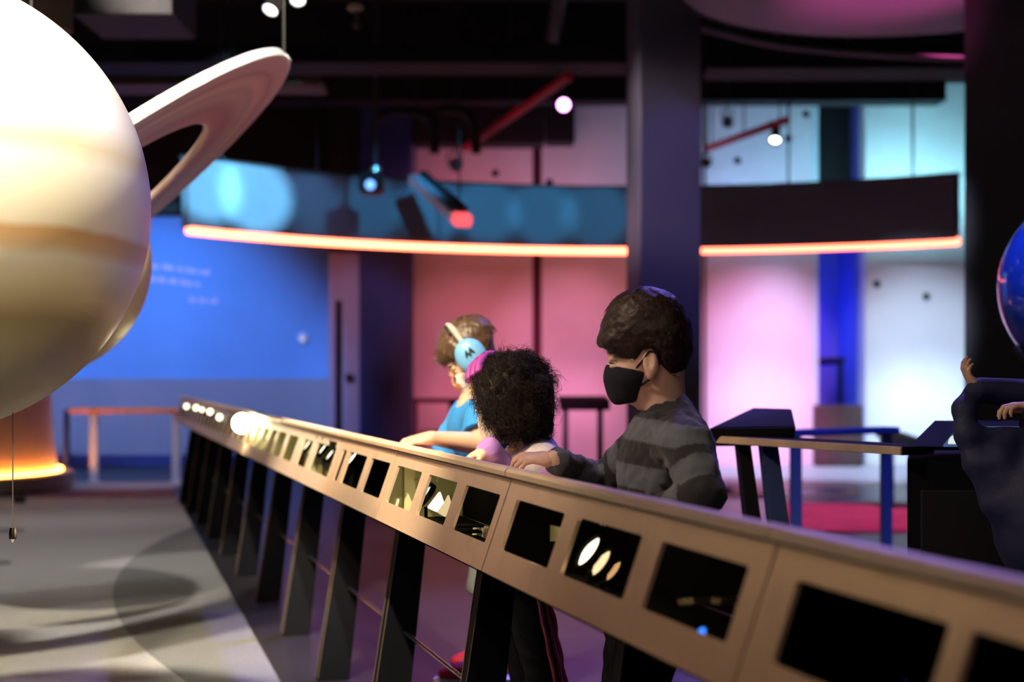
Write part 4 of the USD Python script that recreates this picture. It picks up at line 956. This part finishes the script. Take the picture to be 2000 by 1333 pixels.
def collar(t, c, nrm, r, tr, m, squash=(1, 1)):
    f = Frame(c, np.cross(nrm, (0, 1, 0)), nrm); a = np.linspace(0, 2 * np.pi, 33)
    part('collar', tube([f.p(r * squash[0] * math.cos(x), r * squash[1] * math.sin(x), 0) for x in a], tr, 8, False), m, t, True)

# ---- the boy in the black mask and striped shirt
def masked_boy():
    Y0 = 2.72
    J = dict(pelvis=W(1262, 1190, Y0), chest=W(1300, 905, Y0), neck=W(1297, 806, Y0), shL=W(1343, 872, 2.57), shR=W(1268, 866, 2.85), elL=W(1374, 970, 2.50), wrL=W(1272, 1000, 2.58), elR=W(1182, 945, 2.95), wrR=W(1082, 899, 2.85))
    t = thing('person', 'small boy in profile with a black face mask and a grey and black striped shirt', 'person', (J['pelvis'][0], J['pelvis'][1], 0))
    h = Frame(W(1261, 705, Y0), unit(V(-1, .05, -.08)), (0, 0, 1), .82)
    hd = Field(*bounds([h.p(.13, 0, 0), h.p(-.13, 0, .15), J['neck'] - V(0, 0, .05), h.p(0, .1, 0), h.p(0, -.1, 0)], .03), .003)
    head_prims(hd, h)
    hd.cap(h.p(-.022, 0, -.05), J['neck'] - V(.005, 0, .03), .036, .038, .03); hd.cap(h.p(-.040, 0, -.01), J['neck'] - V(-.008, 0, .03), .034, .036, .03)
    head = hd.mesh()
    bd = Field(*bounds(list(J.values()) + [V(J['pelvis'][0] + .1, Y0, .02), V(J['pelvis'][0] - .15, Y0, .02)], .13), .007)
    torso_prims(bd, J, -.006, 1.0)
    kn = [W(1228, 1405, 2.62), W(1222, 1400, 2.84)]; an = [V(J['pelvis'][0] + .015, 2.64, .08), V(J['pelvis'][0] + .0, 2.83, .08)]
    hp = [J['pelvis'] + V(0, -.055, -.03), J['pelvis'] + V(0, .055, -.03)]
    for k in range(2): leg_prims(bd, hp[k], kn[k], an[k], -.006, 1.0)
    for a, b, c in (('shL', 'elL', 'wrL'), ('shR', 'elR', 'wrR')): bd.cap(J[a], J[b], .034, .029, .02); bd.cap(J[b], J[c], .029, .022, .015)
    hr = Field(*bounds([J['wrR'], W(985, 905, 2.8), J['elR']], .05), .0026)
    hand_prims(hr, J['wrR'], unit(V(-1, -.12, .10)), unit(V(.10, -.35, .93)), -1, .72, (14, 30, 26), .10, .32, J['wrR'] * .7 + J['elR'] * .3, .023)
    hl = Field(*bounds([J['wrL'], J['wrL'] + V(-.14, 0, 0), J['elL']], .05), .003)
    hand_prims(hl, J['wrL'], V(-1, .12, .02), V(0, 0, 1), -1, .74, (15, 20, 15), .12, .2, J['wrL'] * .7 + J['elL'] * .3, .023)
    part('body', [head, bd.mesh(), hr.mesh(), hl.mesh()], M['skin'], t, True)
    eyes(h, t, M['iris']); brows(h, t, M['hair_dark'])
    # shirt
    sh = Field(*bounds([J[k] for k in ('pelvis', 'neck', 'shL', 'shR', 'elL', 'wrL', 'elR', 'wrR')], .12), .0045)
    torso_prims(sh, J, .010, 1.0, .03)
    for a, b, c in (('shL', 'elL', 'wrL'), ('shR', 'elR', 'wrR')):
        w = J[c] + (J[b] - J[c]) * .06
        sh.cap(J[a], J[b], .050, .040, .012); sh.cap(J[b], w, .040, .027, .012)
    sh.cap(h.p(-.03, 0, -.07), J['neck'] - V(.004, 0, .024), .045, .043, .01, True)
    sh.cut(J['pelvis'] - V(0, 0, .075), (0, 0, -1))
    sh.wrinkle(.020, 20, 3, (1, 1, .6)); sh.wrinkle(.008, 55, 5)
    v, f = sh.mesh()
    def seg(p, a, b): t_ = np.clip(((p - a) @ (b - a)) / ((b - a) @ (b - a)), 0, 1); return np.linalg.norm(p - a - t_[:, None] * (b - a), axis=1), t_ * np.linalg.norm(b - a)
    up = unit(J['chest'] - J['pelvis']); par = (v - J['pelvis']) @ up; arm = np.zeros(len(v), bool)
    for a, b, c in (('shL', 'elL', 'wrL'), ('shR', 'elR', 'wrR')):
        d1, t1 = seg(v, J[a], J[b]); d2, t2 = seg(v, J[b], J[c]); L1 = np.linalg.norm(J[a] - J[b])
        dt = np.linalg.norm((v - J['chest']) - ((v - J['chest']) @ up)[:, None] * up, axis=1)
        m1 = (d1 < .062) & (t1 > .03); m2 = (d2 < .058) & (d2 < d1)
        base = (J[a] - J['pelvis']) @ up
        par = np.where(m2, base - L1 - t2, np.where(m1 & (dt > .075), base - t1, par))
    q = np.abs(((par + .012) / .088) % 1 - .5) * 2
    sm = banded('striped_shirt', 'st', [(0, (.020, .021, .026)), (.46, (.020, .021, .026)), (.54, (.088, .100, .125)), (1, (.10, .114, .142))], .85, (260, .25), .25, (160, .001), True, .2)
    part('shirt', (v, f), sm, t, True, attr={'st': q}, label='grey and black striped long-sleeved shirt')
    collar(t, J['neck'] - V(.008, 0, .021), unit(V(-.36, 0, 1)), .047, .007, M['maskblack'], (1.05, 1))
    # trousers with an orange side stripe
    tr = Field(*bounds(hp + kn + an + [J['pelvis'] + V(0, 0, .05)], .11), .006)
    for k in range(2): leg_prims(tr, hp[k], kn[k], an[k] + V(0, 0, .02), .010, 1.0)
    tr.ell(J['pelvis'], (.094, .112, .09), np.eye(3)[[0, 1, 2]], .03); tr.cut(J['pelvis'] + V(0, 0, .05), (0, 0, 1)); tr.wrinkle(.010, 20, 9)
    part('trousers', tr.mesh(), M['trouser'], t, True)
    for dx in (-.006, .018):
        part('trouser_stripe', tube([W(1236 + dx * 900, 1296, 2.575), W(1240 + dx * 900, 1330, 2.57), W(1236 + dx * 900, 1400, 2.572), an[0] + V(dx, -.040, .05)], .0045, 6), M['orange_stripe'], t, True)
    for k in range(2): shoe(t, 'shoe', an[k] * V(1, 1, 0), V(-1, .05, 0), 1.0, M['darkshoe'])
    # hair
    hf = Field(*bounds([h.p(.15, 0, 0), h.p(-.15, 0, .19), h.p(0, 0, -.09), h.p(0, .12, 0), h.p(0, -.12, 0)], .02), .0035)
    e = lambda c, r, k=.02, sub=False: hf.ell(h.p(*c), np.array(r) * h.s, h.R, k, sub)
    e((-.010, 0, .060), (.100, .083, .098)); e((.030, 0, .066), (.066, .072, .070), .03); e((-.045, 0, .03), (.056, .072, .085), .03); e((-.008, 0, .122), (.070, .06, .045), .03)
    e((.064, 0, .044), (.042, .062, .036), .02)
    e((.113, 0, -.050), (.080, .14, .090), .008, True)
    for y in (1, -1): e((-.004, .085 * y, -.020), (.032, .034, .050), .012, True)
    e((.0, 0, -.085), (.062, .14, .085), .012, True)
    hf.cut(h.p(-.06, 0, -.052), unit(-h.u * 1.0 + h.f * .55))
    hf.wrinkle(.006, 60, 4, (1, 1, 1)); hf.wrinkle(.004, 160, 6)
    hm = hf.mesh()
    hp_ = part('hair', hm, M['hair_dark'], t, True)
    strands(h, hm, 6500, .022, .0010, 11, M['hair_dark'], hp_, h.p(-.05, 0, .15), .04, keep=lambda p: h.back(p)[:, 0] < .088)
    # mask
    mk = Field(*bounds([h.p(.13, 0, 0), h.p(-.02, 0, -.13), h.p(0, .1, 0), h.p(0, -.1, 0)], .02), .003)
    head_prims(mk, h, (), False); mk.ell(h.p(.066, 0, -.036), np.array([.032, .034, .038]) * h.s, h.R, .02); mk.ell(h.p(.056, 0, -.074), np.array([.028, .036, .022]) * h.s, h.R, .02)
    mk.f -= .003
    mk.cut(h.p(.095, 0, .000), unit(h.u - h.f * .28)); mk.cut(h.p(.014, 0, -.05), unit(-h.f - h.u * .35)); mk.cut(h.p(.05, 0, -.096), unit(-h.u - h.f * .1))
    mm = part('face_mask', mk.mesh(), M['maskblack'], t, True)
    for y in (1, -1):
        part('ear_loop', tube([h.p(.030, .060 * y, -.020), h.p(.012, .070 * y, -.002), h.p(-.006, .078 * y, .020), h.p(-.022, .076 * y, .018), h.p(-.026, .074 * y, -.01), h.p(-.006, .070 * y, -.042), h.p(.018, .055 * y, -.056)], .0022, 8), M['maskblack'], mm, True)
    return J
masked_boy()

# ---- the boy in the blue shirt with ear defenders
def blue_boy():
    Y0 = 4.2
    J = dict(pelvis=W(985, 985, 4.42), chest=W(940, 855, 4.24), neck=W(926, 778, 4.2), shL=W(946, 812, 4.08), shR=W(915, 812, 4.34), elL=W(938, 868, 3.98), wrL=W(842, 856, 3.90), elR=W(870, 900, 4.38), wrR=W(830, 890, 4.2))
    t = thing('person', 'boy in a bright blue shirt and pale blue ear defenders looking down', 'person', (J['pelvis'][0], J['pelvis'][1], 0))
    h = Frame(W(920, 696, Y0), unit(V(-.80, -.06, -.46)), unit(V(-.45, 0, .85)), .85)
    hd = Field(*bounds([h.p(.13, 0, 0), h.p(-.13, 0, .15), h.p(0, 0, -.12), J['neck'] - V(0, 0, .05), h.p(0, .1, 0), h.p(0, -.1, 0)], .03), .0036)
    head_prims(hd, h, ()); hd.cap(h.p(-.03, 0, -.05), J['neck'] - V(0, 0, .02), .043, .045, .03)
    bd = Field(*bounds(list(J.values()) + [V(J['pelvis'][0] + .1, 4.75, .02)], .12), .008)
    torso_prims(bd, J, -.004, 1.0)
    hp = [J['pelvis'] + V(0, -.06, -.02), J['pelvis'] + V(0, .06, -.02)]
    kn = [W(952, 1150, 4.46), W(975, 1150, 4.62)]; an = [V(-.06, 4.60, .08), V(-.03, 4.80, .08)]
    for k in range(2): leg_prims(bd, hp[k], kn[k], an[k], -.004, 1.0)
    bd.cap(J['shR'], J['elR'], .034, .028, .02); bd.cap(J['elR'], J['wrR'], .028, .02, .02)
    hr = Field(*bounds([J['wrL'], J['wrL'] + V(-.14, 0, 0), J['elL'], J['shL']], .05), .003)
    hr.cap(J['shL'], J['elL'], .038, .034, .02)
    hand_prims(hr, J['wrL'], unit(V(-1, -.15, -.12)), unit(V(-.1, -.35, 1)), -1, .80, (16, 26, 20), .10, .3, J['elL'], .034)
    h2 = Field(*bounds([J['wrR'], J['wrR'] + V(-.14, 0, 0)], .05), .0035)
    hand_prims(h2, J['wrR'], unit(V(-1, -.2, -.1)), V(0, -.3, 1), 1, .78)
    part('body', [hd.mesh(), bd.mesh(), hr.mesh(), h2.mesh()], M['skin2'], t, True)
    eyes(h, t, M['iris']); brows(h, t, M['hair_brown'])
    sh = Field(*bounds([J[k] for k in ('pelvis', 'neck', 'shL', 'shR', 'elL', 'elR')], .12), .005)
    torso_prims(sh, J, .012, 1.03, .03)
    for a, b in (('shL', 'elL'), ('shR', 'elR')):
        q = J[a] + (J[b] - J[a]) * .62; dq = unit(J[b] - J[a])
        sh.cap(J[a], J[b], .054, .060, .02); sh.cut(q, dq, .002) if False else None
        sh.ell(J[b] + dq * .035, np.array([.075, .08, .08]), np.eye(3), .004, True)
    sh.cap(h.p(-.03, 0, -.08), J['neck'] - V(.01, 0, .012), .048, .046, .01, True)
    sh.cut(J['pelvis'] - V(0, 0, .06), (0, 0, -1)); sh.wrinkle(.014, 18, 13, (1, 1, .6))
    part('shirt', sh.mesh(), M['blueshirt'], t, True)
    st = Field(*bounds(hp + kn + [J['pelvis']], .12), .006)
    for k in range(2):
        st.cap(hp[k], kn[k], .078, .066, .02); st.ell(kn[k] + unit(kn[k] - hp[k]) * .055, np.array([.085, .085, .06]), np.eye(3), .004, True)
    st.ell(J['pelvis'], (.10, .115, .08), np.eye(3), .03); st.wrinkle(.01, 20, 4)
    part('shorts', st.mesh(), M['greyshort'], t, True)
    for k in range(2): shoe(t, 'shoe', an[k] * V(1, 1, 0), V(-1, -.05, 0), 1.12, M['redshoe'], 'red shoe with a pale sole')
    hf = Field(*bounds([h.p(.15, 0, 0), h.p(-.15, 0, .18), h.p(0, 0, -.09), h.p(0, .12, 0), h.p(0, -.12, 0)], .02), .004)
    e = lambda c, r, k=.02, sub=False: hf.ell(h.p(*c), np.array(r) * h.s, h.R, k, sub)
    e((-.014, 0, .046), (.100, .082, .094)); e((.050, 0, .045), (.046, .064, .048), .03); e((-.05, 0, .03), (.054, .070, .085), .03)
    e((.102, 0, -.052), (.095, .14, .078), .010, True); e((.012, 0, -.085), (.070, .14, .075), .012, True)
    hf.cut(h.p(-.06, 0, -.04), unit(-h.u + h.f * .3)); hf.wrinkle(.008, 55, 14); hf.wrinkle(.004, 150, 15)
    hm = hf.mesh(); hp_ = part('hair', hm, M['hair_brown'], t, True)
    strands(h, hm, 3500, .034, .0013, 12, M['hair_brown'], hp_, h.p(-.05, 0, .13), .10)
    # ear defenders
    ed_ = part('ear_defenders', tube([h.p(.018 - .012 * abs(math.cos(u)), .094 * math.cos(u), .012 + .119 * math.sin(u)) for u in np.linspace(0.05, math.pi - .05, 30)], .010, 8), M['band'], t, True, label='pale blue ear defenders on a grey headband')
    part('headband_pad', tube([h.p(.022, .080 * math.cos(u), .020 + .108 * math.sin(u)) for u in np.linspace(.75, math.pi - .75, 20)], .010, 8), M['cushion'], ed_, True)
    for y in (1, -1):
        f2 = Frame(h.p(.004, .096 * y, -.002), h.f, h.u, h.s)
        cu = Field(*bounds([f2.o - .08, f2.o + .08], .0), .0035)
        cu.ell(f2.p(0, .004 * y, 0), np.array([.046, .026, .054]), f2.R, .01); cu.cut(f2.p(0, -.012 * y, 0), -f2.l * y)
        part('ear_cup', cu.mesh(), M['muff'], ed_, True)
        part('ear_cushion', tube([f2.p(.042 * math.cos(u), -.014 * y, .050 * math.sin(u)) for u in np.linspace(0, 2 * math.pi, 33)], .010, 8, False), M['cushion'], ed_, True)
        if y == 1:
            # the dark angular emblem on the cup
            for pts in ([(-.012, .004), (-.006, .016), (-.002, .006), (.004, .018), (.010, .004), (.006, .004), (.003, .010), (-.001, -.001), (-.006, .008), (-.009, .003)],):
                part('cup_emblem', extr(Polygon(np.array(pts) * 1.4), .004, f2.p(0, .0345, 0), -f2.f, f2.u, np.cross(-f2.f, f2.u)), M['cushion'], ed_, False)
            part('cup_catch', rbx((-.006, -.004, -.006), (.006, .004, .006), .002).translate(tuple(f2.p(-.012, .014, -.034))), M['cushion'], ed_, 20)
    mk = Field(*bounds([h.p(.13, 0, 0), h.p(-.02, 0, -.13), h.p(0, .1, 0), h.p(0, -.1, 0)], .02), .0036)
    head_prims(mk, h, (), False); mk.ell(h.p(.066, 0, -.060), np.array([.034, .034, .036]) * h.s, h.R, .02); mk.f -= .005
    mk.cut(h.p(.095, 0, -.030), unit(h.u - h.f * .15)); mk.cut(h.p(.014, 0, -.05), unit(-h.f - h.u * .3)); mk.cut(h.p(.05, 0, -.112), -h.u)
    pm = usdkit.material(stage, '/World/Looks/patterned_mask', {'g': ('geometry', {}), 'v': ('voronoi_texture', {'scale': 55.}), 'r': ('rgb_ramp', {'ramp': [(0, (.75, .72, .68)), (.45, (.75, .72, .68)), (.46, (.5, .2, .1)), (.62, (.5, .2, .1)), (.63, (.05, .05, .06)), (.78, (.05, .05, .06)), (.79, (.8, .75, .7)), (1, (.8, .75, .7))], 'interpolate': False}), 's': ('separate_color', {}), 'p': ('principled_bsdf', {'roughness': .8})}, [('g.position', 'v.vector'), ('v.color', 's.color'), ('s.r', 'r.fac'), ('r.color', 'p.base_color')], surface='p.BSDF')
    part('face_mask', mk.mesh(), pm, t, True, label='white face mask with orange and dark patches')
blue_boy()

# ---- the girl with curly hair
def curly_girl():
    Y0 = 3.4
    J = dict(pelvis=W(1062, 1085, 3.46), chest=W(1046, 945, 3.42), neck=W(1040, 872, 3.42), shL=W(1066, 910, 3.29), shR=W(1018, 902, 3.54), elL=W(1092, 1000, 3.30), wrL=W(1046, 985, 3.2), elR=W(990, 935, 3.46), wrR=W(954, 879, 3.27))
    t = thing('person', 'girl with dark curly hair, a purple headband and a white top, bent over the console', 'person', (J['pelvis'][0], J['pelvis'][1], 0))
    h = Frame(W(988, 788, Y0), unit(V(-.68, .50, -.45)), unit(V(-.22, .41, .80)), .82)
    hd = Field(*bounds([h.p(.13, 0, 0), h.p(-.13, 0, .15), h.p(0, 0, -.12), J['neck'] - V(0, 0, .05), h.p(0, .1, 0), h.p(0, -.1, 0)], .03), .0036)
    head_prims(hd, h); hd.cap(h.p(-.03, 0, -.05), J['neck'] - V(0, 0, .02), .042, .044, .03)
    bd = Field(*bounds(list(J.values()) + [V(J['pelvis'][0] + .12, 3.5, .02)], .12), .008)
    torso_prims(bd, J, -.006, .93)
    hp = [J['pelvis'] + V(0, -.055, -.02), J['pelvis'] + V(0, .055, -.02)]
    kn = [W(1028, 1165, 3.36), W(1010, 1165, 3.50)]; an = [V(.118, 3.40, .085), V(.06, 3.54, .085)]
    for k in range(2): leg_prims(bd, hp[k], kn[k], an[k], -.006, .95)
    for a, b, c in (('shL', 'elL', 'wrL'), ('shR', 'elR', 'wrR')): bd.cap(J[a], J[b], .030, .026, .02); bd.cap(J[b], J[c], .026, .02, .015)
    hr = Field(*bounds([J['wrR'], J['wrR'] + V(-.1, 0, -.08), J['elR']], .05), .003)
    hand_prims(hr, J['wrR'], unit(V(-.85, -.20, -.28)), unit(V(-.35, -.1, .9)), 1, .62, (14, 24, 18), .08, .3, J['wrR'] * .8 + J['elR'] * .2, .02)
    h2 = Field(*bounds([J['wrL'], J['wrL'] + V(-.14, 0, 0)], .05), .0035)
    hand_prims(h2, J['wrL'], V(-1, -.1, 0), V(0, 0, 1), -1, .66)
    part('body', [hd.mesh(), bd.mesh(), hr.mesh(), h2.mesh()], M['skin'], t, True)
    eyes(h, t, M['iris'])
    sh = Field(*bounds([J[k] for k in ('pelvis', 'neck', 'shL', 'shR')], .12), .005)
    torso_prims(sh, J, .012, .95, .03)
    sh.cap(h.p(-.03, 0, -.08), J['neck'] - V(.01, 0, .012), .046, .044, .01, True)
    sh.cut(J['pelvis'] - V(0, 0, .03), (0, 0, -1)); sh.wrinkle(.012, 20, 23, (1, 1, .6))
    part('top', sh.mesh(), M['whiteshirt'], t, True)
    sl = Field(*bounds([J[k] for k in ('shL', 'shR', 'elL', 'elR', 'wrL', 'wrR')], .09), .0045)
    for a, b, c in (('shR', 'elR', 'wrR'), ('shL', 'elL', 'wrL')):
        sl.cap(J[a] * .75 + J[b] * .25, J[b], .043, .040, .02); sl.cap(J[b], J[c] + (J[b] - J[c]) * .02, .041, .030, .02)
    sl.wrinkle(.010, 26, 33)
    part('sleeves', sl.mesh(), M['purple'], t, True, label='lilac purple sleeves')
    tr = Field(*bounds(hp + kn + an + [J['pelvis'] + V(0, 0, .05)], .11), .005)
    for k in range(2): leg_prims(tr, hp[k], kn[k], an[k] + V(0, 0, .02), .012, .95)
    tr.ell(J['pelvis'], (.088, .105, .08), np.eye(3), .03); tr.wrinkle(.014, 26, 43, (1, 1, 1.6))
    part('trousers', tr.mesh(), M['trouser'], t, True, label='black trousers with coral side stripes')
    # three stripes down the near leg's outer back side
    k0, a0 = kn[0], an[0] + V(0, 0, .02)
    ax_ = unit(a0 - k0); bk = unit(np.cross(ax_, V(0, -1, 0))); bk = bk if bk[0] > 0 else -bk; nr = V(0, -1, 0)
    for i, ang in enumerate((62, 40, 17)):
        dr = bk * math.cos(math.radians(ang)) + nr * math.sin(math.radians(ang)); pts = []
        for x in np.linspace(-.35, 1.0, 22):
            c = k0 + (a0 - k0) * x if x > 0 else k0 + (hp[0] - k0) * (-x * .6)
            r_ = (.044 * .95 + .012) * (1 - max(x, 0)) + (.029 * .95 + .012) * max(x, 0) if x > 0 else .054 + .018 * (-x)
            pts.append(c + dr * (r_ + .002 + .0025 * math.sin(x * 31 + i)))
        part('trouser_stripe', tube(pts, .0054, 6), M['stripe_red'], t, True)
    for k in range(2): shoe(t, 'shoe', an[k] * V(1, 1, 0), V(-1, -.05, 0), .95, M['darkshoe'])
    # curls: a lumpy mass with many loose ringlets
    hf = Field(*bounds([h.p(.15, 0, 0), h.p(-.2, 0, .18), h.p(-.1, 0, -.15), h.p(0, .15, 0), h.p(0, -.15, 0)], .02), .0045)
    e = lambda c, r, k=.02, sub=False: hf.ell(h.p(*c), np.array(r) * h.s, h.R, k, sub)
    e((-.030, 0, .050), (.094, .090, .085)); e((-.055, 0, -.005), (.074, .100, .092), .03); e((-.035, .045, -.040), (.055, .052, .066), .03); e((-.035, -.045, -.040), (.055, .052, .066), .03); e((-.055, 0, -.075), (.060, .085, .050), .03)
    e((.100, 0, -.045), (.085, .085, .090), .012, True)
    r = np.random.default_rng(5)
    for _ in range(150):
        d = unit(r.normal(size=3)); c = V(-.045, 0, .0) + d * V(.096, .104, .118)
        if c[0] > .03 and c[2] < .06: continue
        e(tuple(c), (.017, .017, .020), .010)
    hf.wrinkle(.016, 60, 24); hf.wrinkle(.010, 130, 25)
    hm = hf.mesh(); hp_ = part('hair', hm, M['hair_black'], t, True)
    strands(h, hm, 5000, .040, .0012, 13, M['hair_black'], hp_, h.p(-.03, 0, .13), .30, .0035)
    a = np.linspace(0, 2 * np.pi, 60)
    part('headband', [tube([h.p(xo - .006 * math.sin(u), .099 * math.cos(u), .040 + ro * math.sin(u)) for u in np.linspace(.30, math.pi + .1, 40)], rr_, 10) for xo, ro, rr_ in ((.036, .112, .012), (.018, .117, .012), (.000, .119, .011))], M['headband'], t, True)
    mk = Field(*bounds([h.p(.13, 0, 0), h.p(-.02, 0, -.13), h.p(0, .1, 0), h.p(0, -.1, 0)], .02), .004)
    head_prims(mk, h, (), False); mk.ell(h.p(.070, 0, -.045), np.array([.034, .034, .040]) * h.s, h.R, .02); mk.f -= .005
    mk.cut(h.p(.095, 0, .0), unit(h.u - h.f * .2)); mk.cut(h.p(.014, 0, -.05), unit(-h.f - h.u * .3)); mk.cut(h.p(.05, 0, -.112), -h.u)
    part('face_mask', mk.mesh(), mat('white_mask_cloth', (.6, .58, .6), .8), t, True)
curly_girl()

# ---- the visitor in a navy jacket at the right edge
def dark_visitor():
    Y0 = 3.05
    P = lambda x, y, d=0: W(x, y, Y0 + d)
    J = dict(pelvis=P(2110, 1120), chest=P(2105, 930), neck=P(2110, 800), shL=P(2120, 850, -.16), shR=P(2100, 850, .16), elR=P(2060, 775, .06), wrR=P(1912, 762, .05), elL=P(2090, 930, -.2), wrL=P(2022, 800, -.12))
    t = thing('person', 'visitor in a dark navy jacket at the right edge, mostly cut off, one hand raised', 'person', (J['pelvis'][0], Y0, 0))
    h = Frame(P(2105, 650), unit(V(-1, .1, -.2)), (0, 0, 1), 1.1)
    hd = Field(*bounds([h.p(.13, 0, 0), h.p(-.13, 0, .15), J['neck'] - V(0, 0, .05), h.p(0, .1, 0), h.p(0, -.1, 0)], .03), .004)
    head_prims(hd, h); hd.cap(h.p(-.022, 0, -.05), J['neck'] - V(0, 0, .02), .046, .048, .03)
    bd = Field(*bounds(list(J.values()) + [V(J['pelvis'][0], Y0, .02)], .14), .009)
    torso_prims(bd, J, -.006, 1.0)
    hp = [J['pelvis'] + V(0, -.055, -.03), J['pelvis'] + V(0, .055, -.03)]; an = [V(J['pelvis'][0], Y0 - .08, .08), V(J['pelvis'][0] - .04, Y0 + .08, .08)]
    kn = [(hp[k] + an[k]) / 2 - V(.02, 0, 0) for k in range(2)]
    for k in range(2): leg_prims(bd, hp[k], kn[k], an[k], -.006, 1.0)
    for a, b, c in (('shL', 'elL', 'wrL'), ('shR', 'elR', 'wrR')): bd.cap(J[a], J[b], .034, .029, .02); bd.cap(J[b], J[c], .029, .022, .015)
    hr = Field(*bounds([J['wrR'], P(1880, 715, .05)], .06), .003)
    hand_prims(hr, J['wrR'], unit(V(-.62, 0, .78)), unit(V(-.78, 0, -.62)), 1, .62, (18, 26, 20), .05, .3)
    h2 = Field(*bounds([J['wrL'], J['wrL'] + V(-.1, 0, .02)], .06), .003)
    hand_prims(h2, J['wrL'], unit(V(-1, 0, .2)), V(0, 0, 1), -1, .66, (25, 35, 25))
    part('body', [hd.mesh(), bd.mesh(), hr.mesh(), h2.mesh()], M['skin2'], t, True)
    eyes(h, t, M['iris'])
    jk = Field(*bounds([P(1860, 740, 0), P(2200, 1200, -.25), P(2200, 1200, .25)], .06), .006)
    torso_prims(jk, J, .016, 1.1, .03); jk.ell(P(2085, 1010), (.155, .17, .19), np.eye(3), .05)
    for a, b, c in (('shL', 'elL', 'wrL'), ('shR', 'elR', 'wrR')): jk.cap(J[a], J[b], .05, .040, .015); jk.cap(J[b], J[c] + (J[b] - J[c]) * .02, .038, .029, .012)
    # the loose jacket front hanging from the raised cuff
    ch = [P(1896, 775, .04), P(1884, 800, .02), P(1890, 850, 0), P(1906, 905, -.01), P(1940, 985, -.02), P(2000, 1080, -.02)]
    for a, b in zip(ch[:-1], ch[1:]): jk.cap(a, b, .020, .026, .02)
    for a, b in zip(ch[3:-1], ch[4:]): jk.cap(a + V(.05, 0, 0), b + V(.05, 0, 0), .045, .05, .03)
    jk.cap(P(1902, 850), P(2010, 862), .018, .03, .02)
    jk.wrinkle(.010, 16, 63)
    part('jacket', jk.mesh(), M['navycloth'], t, True)
    tr = Field(*bounds(hp + kn + an, .12), .007)
    for k in range(2): leg_prims(tr, hp[k], kn[k], an[k] + V(0, 0, .02), .012, 1.05)
    part('trousers', tr.mesh(), M['trouser'], t, True)
    for k in range(2): shoe(t, 'shoe', an[k] * V(1, 1, 0), V(-1, 0, 0), 1.1, M['darkshoe'])
    hf = Field(*bounds([h.p(.15, 0, 0), h.p(-.15, 0, .18), h.p(0, 0, -.09), h.p(0, .12, 0), h.p(0, -.12, 0)], .02), .005)
    e = lambda c, r, k=.02, sub=False: hf.ell(h.p(*c), np.array(r) * h.s, h.R, k, sub)
    e((-.014, 0, .046), (.100, .082, .094)); e((-.05, 0, .03), (.054, .070, .085), .03); e((.102, 0, -.052), (.095, .14, .085), .010, True); e((.012, 0, -.085), (.070, .14, .075), .012, True); hf.wrinkle(.008, 55, 74)
    part('hair', hf.mesh(), M['hair_dark'], t, True)
dark_visitor()
